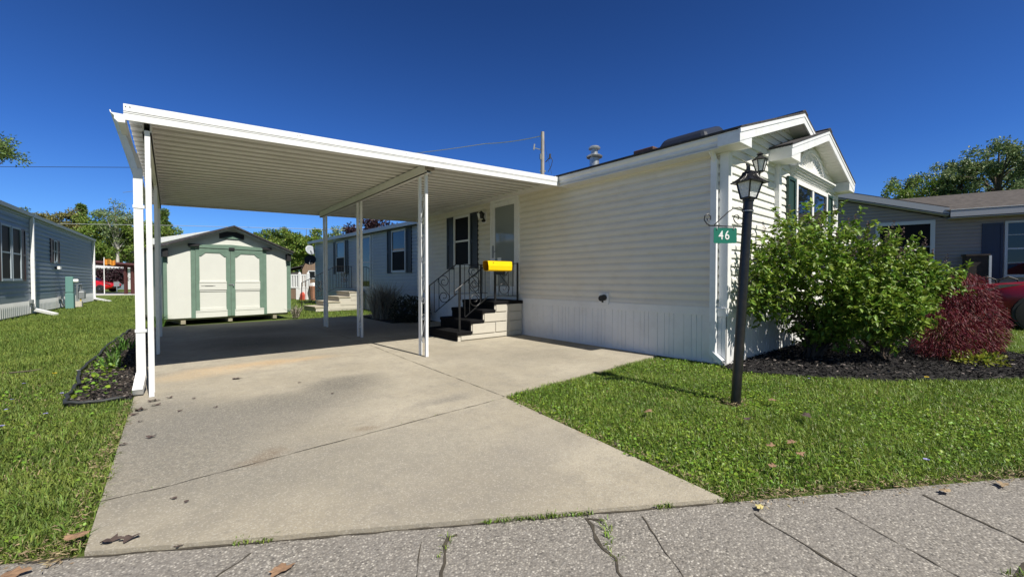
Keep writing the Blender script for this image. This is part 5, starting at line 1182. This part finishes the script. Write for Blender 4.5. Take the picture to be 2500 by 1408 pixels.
clump_leaves('groundcover', (8.7, .28, .03), (.52, .34, .12), 480, .06, .04, LEAFYG, 'yellow green ground cover leaves under the red maple bush', 'ground cover', 'stuff')
# ornamental grass and dim shrub by the house
n = 760; a = rng.uniform(0, 6.28, n); rr = rng.uniform(0, .36, n); P_ = np.stack([4.95 + rr * np.cos(a), 12.0 + rr * np.sin(a), np.zeros(n)], 1)
V, F = blades(P_, rng.uniform(.6, 1.35, n), .018, rng.uniform(.1, .85, n), .35); tag(nmesh('ornamental_grass', V, F, MISC), 'tall dry ornamental grass clump at the back corner of the cream home', 'ornamental grass')
clump_leaves('hydrangea_bush', (5.15, 10.7, .25), (.55, .55, .48), 2600, .07, .04, HYDR, 'low dark half bare shrub beside the tall ornamental grass', 'shrub')
def tuft(c, n, h, label, lean=.8, m=DAYLILY, w=.022, spread=.10, z0=0.0):
    a = rng.uniform(0, 6.28, n); rr = rng.uniform(0, spread, n); P_ = np.stack([c[0] + rr * np.cos(a), c[1] + rr * np.sin(a), np.full(n, z0)], 1)
    V, F = blades(P_, rng.uniform(.6, 1.1, n) * h, w, rng.uniform(.2, lean, n), .35); return tag(nmesh('leafy_tuft', V, F, m), label, 'plant')
tuft((2.98, 14.05), 90, .42, 'spiky green tuft at the right front corner of the shed', 1.0, MISC, .02)
tuft((-.22, 13.55), 60, .38, 'spiky green tuft at the left front corner of the shed', .9, DAYLILY, .02)
tuft((-.62, 8.3), 26, .30, 'tall strappy daylily in the side bed against the edging', .9)
tuft((-.60, 7.5), 26, .28, 'strappy daylily nearest the street in the side bed', .9)
tuft((-.60, 9.3), 26, .32, 'strappy daylily farthest along the side bed', .9)
p = rng.uniform(0, 1, (300, 2)); X_ = -.78 + p[:, 0] * .42 * (1 - p[:, 1] * .4); Y_ = 5.55 + p[:, 1] * 2.6; k = rng.uniform(size=300) < np.exp(-(X_ + .72) * 7) * np.where(Y_ < 6.2, .55, 1); X_, Y_ = X_[k], Y_[k]
P_ = np.stack([X_, Y_, rng.uniform(.0, .07, len(X_))], 1); V, F = leaves(P_, unit(rand_dirs(len(P_)) * np.array([1, 1, .4]) + np.array([0, 0, .25])), rng.uniform(.03, .06, len(P_)), .04, .15)
tag(nmesh('groundcover', V, [F], CLOVER), 'low leafy weeds creeping along the side bed edging', 'ground cover', kind='stuff')
mb = MB(); pts = [(-.36, 5.46, .01), (-.60, 5.40, .03), (-.74, 5.46, .035), (-.79, 5.8, .04), (-.78, 6.4, .035), (-.86, 7.2, .04), (-.88, 7.9, .035), (-.83, 8.6, .045), (-.84, 9.6, .04), (-.80, 10.8, .05), (-.74, 11.8, .05), (-.70, 13.0, .04)]
sm_ = []
for i in range(len(pts) - 1):
    for k in range(5): s = k / 5; sm_.append(Vector(pts[i]).lerp(Vector(pts[i + 1]), s) + Vector((.012 * math.sin(i * 2.1 + s * 5), 0, .006 * math.sin(i * 3 + s * 7))))
mb.tube(sm_, .016, 8); tag(mb.build('bed_edging', EDGE, smooth=True), 'black plastic edging round the side bed along the driveway', 'garden edging')
# mulch chips
def scatter(poly, n, seed=0):
    q = np.random.default_rng(seed); xs_ = [p[0] for p in poly]; ys_ = [p[1] for p in poly]; x = q.uniform(min(xs_), max(xs_), n); y = q.uniform(min(ys_), max(ys_), n); k = inpoly(x, y, poly); return x[k], y[k]
def chips(name, poly, n, m, label, z0, seed, L=(.02, .07)):
    x, y = scatter(poly, n, seed); P_ = np.stack([x, y, z0 + rng.uniform(0, .025, len(x))], 1); D = unit(rand_dirs(len(x)) * np.array([1, 1, .28]))
    V, F = diamonds(P_, D, rng.uniform(*L, len(x)), rng.uniform(.008, .02, len(x))); return tag(nmesh(name, V, [F], m), label, 'mulch', kind='stuff')
chips('mulch_chips', MULP, 26000, CHIP, 'black shredded mulch chips around the bushes', .005, 1)
chips('pale_mulch_chips', MULP, 1500, CHIPL, 'paler sun bleached chips lying on the black mulch', .012, 2, (.02, .08))
chips('side_bed_chips', BEDL, 8000, mat('side_bed_chip', (.055, .046, .040), .85, island=.6, spec=.2), 'dark bark chips in the side bed', -.005, 3, (.015, .05)); chips('pale_side_bed_chips', BEDL, 1300, CHIPL, 'paler bark flecks in the side bed', .0, 4, (.01, .04))

# ------------------------------------------------------------ lawn
HOUSEP = [(XW - .03, YF - .02), (11.05, YF - .02), (11.05, 22), (XW - .03, 22)]
HOLES = [DRIVE, MULP, BEDL, HOUSEP, [(4.6, 10.4), (5.8, 10.2), (6.2, 14.2), (4.8, 13.7)]]
def lawnmask(x, y):
    wob = .025 * np.sin(x * 9 + y * 4) + .018 * np.sin(x * 23 - y * 17)
    k = y > streety(x) + .03 + wob
    for h in HOLES: k &= ~inpoly(x + wob * .6, y + wob * .4, h)
    k &= ((x - 4.06) / .20) ** 2 + ((y - 1.66) / .10) ** 2 > 1 + .5 * np.sin(x * 60) * np.sin(y * 50)
    k &= ~((x < -3.72 + (y - 18.4) * .036) & (y > 13.4) & (y < 32.2))
    return k
def field(x0, x1, y0, y1, dens, seed):
    q = np.random.default_rng(seed); n = int((x1 - x0) * (y1 - y0) * dens); x = q.uniform(x0, x1, n); y = q.uniform(y0, y1, n); k = lawnmask(x, y); return x[k], y[k]
def patch(x, y, f, ph=0.0): return np.sin(x * f + ph + 1.7 * np.sin(y * f * .7 + ph)) * np.sin(y * f * 1.1 - ph + 1.3 * np.sin(x * f * .6))
def sow(name, regions, h, wdt, m, label, lean=(.2, 1.0), seed=0):
    Vs, Fs = [], [[], []]; o = 0
    for i, (x0, x1, y0, y1, dens, hs) in enumerate(regions):
        x, y = field(x0, x1, y0, y1, dens, seed + i); n = len(x)
        if not n: continue
        hh = rng.uniform(.55, 1.15, n) * h * hs * (1 + .28 * patch(x, y, 2.3, seed)); P_ = np.stack([x, y, np.full(n, -.035)], 1)
        V, F = blades(P_, hh, wdt * (.6 + .4 * hs) * rng.uniform(.7, 1.3, n), rng.uniform(*lean, n), .5)
        Vs.append(V); Fs[0].append(F[0] + o); Fs[1].append(F[1] + o); o += len(V)
    return tag(nmesh(name, np.concatenate(Vs), [np.concatenate(Fs[0]), np.concatenate(Fs[1])], m), label, 'grass', kind='stuff')
RR = [(2.2, 5.0, -1.0, 3.5, 8500, 1.0), (5.0, 8.0, -2.0, 3.4, 4500, 1.05), (8.0, 12, -4.0, .5, 1100, 1.2), (3.2, 5.0, -2.4, -1.0, 1500, 1), (10.2, 16, -4, 4, 500, 1.4)]
sow('lawn_grass', RR, .066, .0052, GRASSB, 'short green grass of the front lawn', seed=40)
RL = [(-2.6, -.26, 2.4, 6.0, 7500, 1.05), (-2.6, -.5, 6.0, 10, 4000, 1.15), (-6, -2.6, 3, 10, 500, 1.3), (-3.7, -.2, 10, 18, 1600, 1.25), (-4.2, 0, 18, 36, 500, 1.5), (-9, -3.7, 8, 14, 150, 1.8)]
sow('side_lawn_grass', RL, .064, .0054, GRASSF, 'mown green grass of the side lawn', seed=60)
sow('back_lawn_grass', [(3.0, 6.4, 13.4, 19, 500, 1.3), (2.8, 6.0, 19, 30, 160, 2.0), (-3, 5, 30, 40, 60, 2.5)], .08, .008, GRASSF, 'green grass between the shed and the pale grey home', seed=80)
def clover(name, x, y, m, label, L=.019, z=(-.012, .014)):
    n = len(x); P_ = np.stack([x, y, rng.uniform(*z, n)], 1); D = unit(rand_dirs(n) * np.array([1, 1, .35]) + np.array([0, 0, .18])); l_ = rng.uniform(.6, 1.3, n) * L
    V, F = leaves(P_, D, l_, l_ * .95, .15, .1); return tag(nmesh(name, V, [F], m), label, 'clover', kind='stuff')
x, y = field(2.3, 6.2, -1.4, 3.2, 1500, 5); k = rng.uniform(size=len(x)) < np.clip(.50 + .6 * patch(x, y, 2.6, .7), .10, 1) * np.where(y < streety(x) + .16, .25, 1); clover('clover', x[k], y[k], CLOVER, 'broad clover leaves spread through the front lawn')
x, y = field(-2.4, -.28, 2.5, 6.5, 800, 6); k = rng.uniform(size=len(x)) < np.clip(.22 + .55 * patch(x, y, 2.4, .2), .03, 1); clover('side_clover', x[k], y[k], CLOVER, 'clover leaves in the near side lawn')
sow('dry_grass', [(2.2, 6.5, -1.2, 3.4, 420, 1.0), (-2.6, -.28, 2.4, 9, 380, 1.0)], .055, .0045, STRAW, 'scattered dry straw blades among the green grass', (.5, 1.5), 90)
# dry thatch along edges
def edge_strip(pts, n, wd, seed):
    q = np.random.default_rng(seed); pts = [np.array(p) for p in pts]; out = []
    seg = [(a, b) for a, b in zip(pts, pts[1:])]; ln = np.array([np.linalg.norm(b - a) for a, b in seg])
    for (a, b), l_ in zip(seg, ln):
        k = int(n * l_ / ln.sum()); t_ = q.uniform(0, 1, (k, 1)); d = (b - a) / np.linalg.norm(b - a); nn = np.array([-d[1], d[0]]); out.append(a + (b - a) * t_ + nn * q.normal(0, wd, (k, 1)))
    return np.concatenate(out)
E_ = np.concatenate([edge_strip([(2.3, streety(2.3) + .02), (6.5, streety(6.5) + .02)], 2600, .035, 1), edge_strip([(2.29, .87), (2.54, 3.13)], 900, .025, 2), edge_strip([(-.36, 2.45), (-.32, 5.3)], 1100, .03, 3), edge_strip([(-1.6, streety(-1.6) + .03), (-.34, streety(-.34) + .03)], 900, .05, 4), edge_strip([(4.02, 1.55), (4.2, 1.7)], 260, .09, 5)])
P_ = np.concatenate([E_, rng.uniform(-.022, .012, (len(E_), 1))], 1); V, F = diamonds(P_, unit(rand_dirs(len(P_)) * np.array([1, 1, .3])), rng.uniform(.012, .042, len(P_)), rng.uniform(.003, .007, len(P_)))
tag(nmesh('thatch', V, [F], STRAW), 'dry straw coloured thatch along the lawn edges', 'thatch', kind='stuff')
# weeds in the joints
W_ = np.concatenate([edge_strip([(1.15, streety(1.15) + .0), (1.62, streety(1.62))], 240, .010, 7), edge_strip([(1.62, 1.25), (1.40, 1.02)], 60, .012, 8), edge_strip([(.2, streety(.2)), (.34, streety(.34))], 70, .012, 9), edge_strip([(1.9, streety(1.9)), (1.98, streety(1.98))], 60, .012, 10), edge_strip([(.98, 1.62), (.86, 1.5)], 20, .012, 11), edge_strip([(2.5, -.03), (2.9, -.2)], 120, .02, 12), edge_strip([(-.32, 3.0), (2.5, 3.13)], 60, .006, 13), edge_strip([(2.53, 3.16), (2.66, 6)], 50, .006, 14)])
P_ = np.concatenate([W_, np.full((len(W_), 1), -.018)], 1); V, F = blades(P_, rng.uniform(.008, .035, len(P_)), .005, rng.uniform(.3, 1.4, len(P_)), .4); tag(nmesh('joint_weeds', V, F, GRASSB), 'small weeds growing in the pavement joints', 'weeds', kind='stuff')
# flowers in the grass
def flower(px, m, label, cat, r=.02):
    d = Vector(((px[0] - 1250) / 1004.6, 0, 0)); v = at(px[0], px[1], 1.0) - Vector((0, 0, CH)); s = (CH - .045) / -v.z; p = Vector((0, 0, CH)) + v * s
    P_ = np.array([[p.x, p.y, .0]] * 6) + np.array([0, 0, .045]); a = np.arange(6) * 1.047; D = np.stack([np.cos(a), np.sin(a), np.full(6, .5)], 1); V, F = leaves(P_, D, r, r * .8, .1); return tag(nmesh(cat.replace(' ', '_'), V, [F], m), label, cat, 'violets in the grass' if m is VIOLET else None)
VL = 'pale violet flower open in the grass of the side lawn'
for px in ((60, 936), (112, 1010), (30, 975), (15, 1000), (4, 1040), (190, 922), (240, 880), (150, 960)): flower(px, VIOLET, VL, 'violet flower', .019)
for px, lb in (((1622, 878), 'violet flower at the house corner end of the front lawn'), ((1975, 924), 'violet flower at the edge of the mulch bed'), ((2262, 1122), 'violet flower in the middle of the right hand lawn')): flower(px, VIOLET, lb, 'violet flower', .019)
flower((2262, 921), DANDY, 'yellow dandelion flower at the mulch edge', 'dandelion', .025); flower((132, 912), DANDY, 'yellow flower head in the side lawn', 'dandelion', .03); flower((190, 905), LEAFW, 'white flower speck in the side lawn', 'daisy', .025)
# fallen leaves
def fallen(x, y, z, s, rz, m, label, curl=.35):
    n = 18; vs = [Vector((0, 0, .012))]; a0 = rz
    for i in range(n):
        a = 2 * math.pi * i / n; r = s * (.5 + .5 * abs(math.cos(a * 2.5)) ** .7) * (1.15 if i == 0 else random.uniform(.75, 1.05)); vs.append(Vector((r * math.cos(a + a0), r * .62 * math.sin(a + a0), .004 + curl * r * abs(math.sin(a)) * random.uniform(.3, 1))))
    mb = MB(); mb.add([v + Vector((x, y, z)) for v in vs], [(0, 1 + i, 1 + (i + 1) % n) for i in range(n)]); return tag(mb.build('fallen_leaf', m, recalc=False), label, 'fallen leaf')
FL = [(.58, 5.72, .0, .06, LEAFDK, 'dark curled leaf alone on the concrete near the shadow edge'), (-.33, 2.60, .02, .055, LEAFD, 'big brown leaf at the near corner of lawn and driveway'), (-.50, 2.48, -.01, .065, LEAFD, 'pale tan leaf at the bottom corner of the side lawn'),
      (.33, 1.85, -.018, .055, LEAFD, 'orange brown leaf lying on the aggregate pavement'), (3.06, 1.90, .05, .055, LEAFD, 'tan leaf on the front lawn nearest the driveway edge'), (3.50, 1.30, .05, .05, LEAFDK, 'dark leaf standing in the middle of the front lawn'),
      (3.05, .99, .05, .045, LEAFD, 'brown leaf left of a close pair in the lawn'), (3.23, .92, .05, .05, LEAFD, 'brown star shaped leaf, upper of the close pair in the lawn'), (3.05, .82, .05, .045, LEAFD, 'brown leaf, lower of the close pair in the lawn'),
      (4.22, 1.36, .05, .055, LEAFD, 'pale tan leaf just beside the lamp post foot'), (2.30, .79, -.01, .035, mat('pale_yellow_leaf', (.50, .43, .17), .8), 'yellowish curled leaf on the pavement at the lawn corner'), (3.26, .20, -.01, .04, STRAW, 'straw yellow leaf on the pavement edge'), (3.62, .0, -.01, .045, STRAW, 'straw yellow leaf far along the pavement edge'),
      (3.95, 1.03, .05, .07, LEAFDK, 'dark brown leaf flat in the lawn beyond the lamp post'), (2.75, .88, .04, .04, LEAFD, 'brown leaf low on the lawn near the pavement')]
for i, (x, y, z, s, m, lb) in enumerate(FL): fallen(x, y, z, s, i * 1.3, m, lb)
DB = [(-.22, 4.86, .07), (-.12, 4.98, .06), (-.25, 4.74, .05), (-.14, 5.16, .07), (-.02, 5.20, .05), (.05, 4.62, .035), (-.20, 4.48, .03), (.30, 4.55, .03), (-.12, 3.98, .05), (-.27, 3.92, .04), (.16, 5.02, .03), (1.25, 4.35, .03), (1.1, 5.05, .03), (-.22, 2.50, .06), (-.15, 2.47, .06), (.02, 2.30, .04), (.0, 2.78, .025), (.05, 2.70, .02), (2.45, 2.55, .04), (2.40, 1.75, .05)]
for i, (x, y, s) in enumerate(DB):
    o = fallen(x, y, .002 if y > 2.4 else -.016, s * .7, i * 2.1, LEAFDK, 'small dark leaf scrap curled on the concrete driveway', .6); o['group'] = 'dark leaf scraps on the driveway'
mb = MB(); vv = [at(24, 921, 4.9), at(72, 914, 4.95), at(98, 911, 5.0)]
for i in range(3): vv[i].z = .05 + .01 * i
mb.tube(vv, [.008, .009, .004], 6); tag(mb.build('twig', BARK), 'dead brown twig lying in the side lawn', 'twig')

# ------------------------------------------------------------ trees
def tree(name, label, px, pyt, D, wpx, tone, n=5200, base=None, leaf=.3, shape='round', bark=BARK, group=None, gap=.0, thin=1.0, low=.22, cr=(.20, .38), ncl=None):
    """tree whose crown tops out at photo point (px,pyt) at distance D, crown about wpx photo pixels wide"""
    p = at(px, pyt, D); z1 = p.z; g_ = (p.x, p.y); W = wpx * D / 1004.6 / 2 * 1.1; zb = z1 * low
    t = thing(name, label, 'tree', (g_[0], g_[1], -.03), group=group)
    hC = (z1 - zb) / 2; cz = zb + hC; nc = ncl or (70 if shape == 'round' else 60)
    cl = []; q = random.Random(hash((px, pyt)) & 0xffff)
    for i in range(nc):
        d = Vector((q.gauss(0, 1), q.gauss(0, 1), q.gauss(0, 1))).normalized(); rr_ = q.uniform(.35, .92)
        if shape == 'spire': zz = q.uniform(-1, 1); wd = (1 - (zz + 1) / 2) * .9 + .12; c = Vector((d.x * wd * rr_, d.y * wd * rr_, zz))
        else: b_ = 1 + .4 * abs(d.z); c = Vector((d.x * rr_ * b_, d.y * rr_ * b_, d.z * rr_ * .95))
        cl.append((g_[0] + c.x * W, g_[1] + c.y * W, cz + c.z * hC * 1.06, W * q.uniform(*cr)))
    k = max(1, int(n * 3.4 * thin / nc)); Pn, Dn = [], []
    for x, y, z, r_ in cl:
        d = rand_dirs(k); qq = rng.uniform(.25, 1.0, k)[:, None]; Pn.append(np.array([x, y, z]) + d * qq * np.array([r_, r_, r_ * .72])); Dn.append(unit(d * .5 + rand_dirs(k) + np.array([0, 0, -.15])))
    Pn = np.concatenate(Pn); Dn = np.concatenate(Dn); kk = Pn[:, 2] > .4; Pn, Dn = Pn[kk], Dn[kk]; V, F = diamonds(Pn, Dn, rng.uniform(.7, 1.3, len(Pn)) * leaf, rng.uniform(.6, 1.0, len(Pn)) * leaf * .62)
    nmesh('crown', V, [F], tone, t)
    mb = MB(); R0 = max(.10, z1 * .017); mb.tube([(g_[0], g_[1], -.05), (g_[0] + .1, g_[1], zb * 1.1), (g_[0] - .1, g_[1], cz), (g_[0], g_[1], z1 * .92)], [R0, R0 * .8, R0 * .5, R0 * .12], 8)
    for x, y, z, r_ in cl[::2]:
        s_ = q.uniform(.55, .95); b0_ = Vector((g_[0], g_[1], max(zb * .8, z * s_ - .1))); e_ = Vector((x, y, z)); mb.tube([b0_, b0_.lerp(e_, .5) + Vector((0, 0, .12 * W)), e_], [R0 * .35, R0 * .22, R0 * .06], 5)
    mb.build('trunk', bark, t); return t
TL = TREEL
tree('broadleaf_tree', 'dark treetop just clearing the roof of the blue grey home', 22, 484, 62, 60, TL[0], 2600)
tree('broadleaf_tree', 'dull olive treetop left of the pale trunked tree, partly behind the blue grey roof', 75, 503, 66, 90, TL[2], 3600)
tree('broadleaf_tree', 'olive tree with dense rounded crown leftmost in the far treeline', 152, 503, 66, 85, TL[2], 5200)
tree('broadleaf_tree', 'narrow dark green tree with pointed top in the far treeline', 200, 504, 70, 50, TL[0], 3600, shape='spire')
tree('broadleaf_tree', 'full mid green tree behind the red timber carport', 246, 518, 64, 100, TL[1], 6500)
tree('sycamore_tree', 'thin pale barked tree with sparse high crown in the far treeline', 283, 484, 58, 70, TL[3], 2600, bark=BARKP, thin=.36, leaf=.26, low=.45)
tree('broadleaf_tree', 'bright green tree half hidden by the white carport post', 330, 520, 60, 90, TL[1], 5600)
tree('broadleaf_tree', 'dark spruce like tree seen between the carport posts', 398, 520, 60, 66, TL[0], 5200, shape='spire')
tree('broadleaf_tree', 'low mid green tree left of the shed roof', 432, 548, 58, 76, TL[1], 4200)
tree('broadleaf_tree', 'small green tree behind the white roof edge', 486, 556, 58, 50, TL[0], 2600)
tree('bare_tree', 'thin reddish twiggy treetop behind the shed ridge', 555, 552, 62, 60, mat('reddish_bud', (.16, .10, .09), .8, island=.3), 500, thin=.7, leaf=.16)
tree('broadleaf_tree', 'rounded green tree just right of the shed ridge', 648, 558, 56, 86, TL[1], 5200)
tree('broadleaf_tree', 'darker tree between two green ones behind the shed', 697, 552, 58, 66, TL[0], 4600)
tree('broadleaf_tree', 'tallest green tree right of the shed, behind the barn shed', 748, 545, 56, 92, TL[1], 6500)
tree('broadleaf_tree', 'pale leaved loose tree behind the pale grey roof', 832, 548, 56, 56, TL[3], 2400, thin=.75)
tree('purple_leaf_tree', 'dark purple leaved tree showing over the pale grey roof', 915, 530, 34, 120, LEAFP, 5200, leaf=.22)
tree('purple_leaf_tree', 'dark purple leaved small tree behind the red timber carport', 272, 654, 44, 56, LEAFP, 2200, leaf=.2)
tree('broadleaf_tree', 'tree reaching in at the far left edge with a leafy branch tip', -62, 312, 30, 140, TL[0], 1600, leaf=.2, low=.78)
tree('broadleaf_tree', 'small green tree, first of the row over the taupe house', 2200, 424, 42, 130, TL[1], 1500, low=.58, cr=(.18, .30), ncl=44, leaf=.24, thin=.8)
tree('broadleaf_tree', 'rounded tree second in the row over the taupe house', 2278, 402, 42, 140, TL[3], 1900, low=.58, cr=(.18, .30), ncl=46, leaf=.24)
tree('broadleaf_tree', 'narrow tree with a tufted top in the row over the taupe house', 2342, 386, 40, 90, TL[3], 1400, low=.55, cr=(.14, .25), ncl=40, leaf=.22, thin=.8)
tree('broadleaf_tree', 'big tall dense tree at the right over the taupe roof', 2440, 320, 38, 200, TL[3], 5200, low=.40, cr=(.12, .22), ncl=80, leaf=.24)
tree('broadleaf_tree', 'tall green tree at the right hand edge beyond the big dense one', 2535, 330, 42, 170, TL[3], 3000, low=.4, cr=(.14, .24), ncl=60, leaf=.26)
def street_tree(x, y, h, wd, label):
    global at
    old = at; at = lambda a, b, D: Vector((x, y, h)); tree('broadleaf_tree', label, int(x * 10), int(y * 10), 1004.6, wd, TL[0], 3000, leaf=.35, group='street trees beyond the right edge'); at = old
for x_, y_, h_, w_ in ((30, -7.5, 11, 8), (38, -11, 13, 10), (47, -16, 14, 12)): street_tree(x_, y_, h_, w_, 'broad green tree along the street beyond the right edge')
x = np.linspace(0, 1, 40); Pn, Dn = [], []
for s in x:
    for (a_, b_, D_0, yt) in ((at(60, 600, 78), at(520, 600, 76), 0, 572), (at(560, 600, 74), at(900, 600, 74), 0, 592)):
        c = np.array(a_.lerp(b_, float(s))); h_ = 1.15 + 76 * (684 - yt) / 1004.6; k = 150
        Pn.append(np.stack([c[0] + rng.normal(0, 1.4, k), c[1] + rng.normal(0, 1.4, k), rng.uniform(.2, 1, k) ** .8 * h_ * rng.uniform(.75, 1.05)], 1)); Dn.append(rand_dirs(k))
Pn = np.concatenate(Pn); V, F = diamonds(Pn, np.concatenate(Dn), rng.uniform(.5, 1.0, len(Pn)), .45); tag(nmesh('woods', V, [F], TL[0]), 'far belt of woodland closing the view behind the homes', 'woods', kind='stuff')
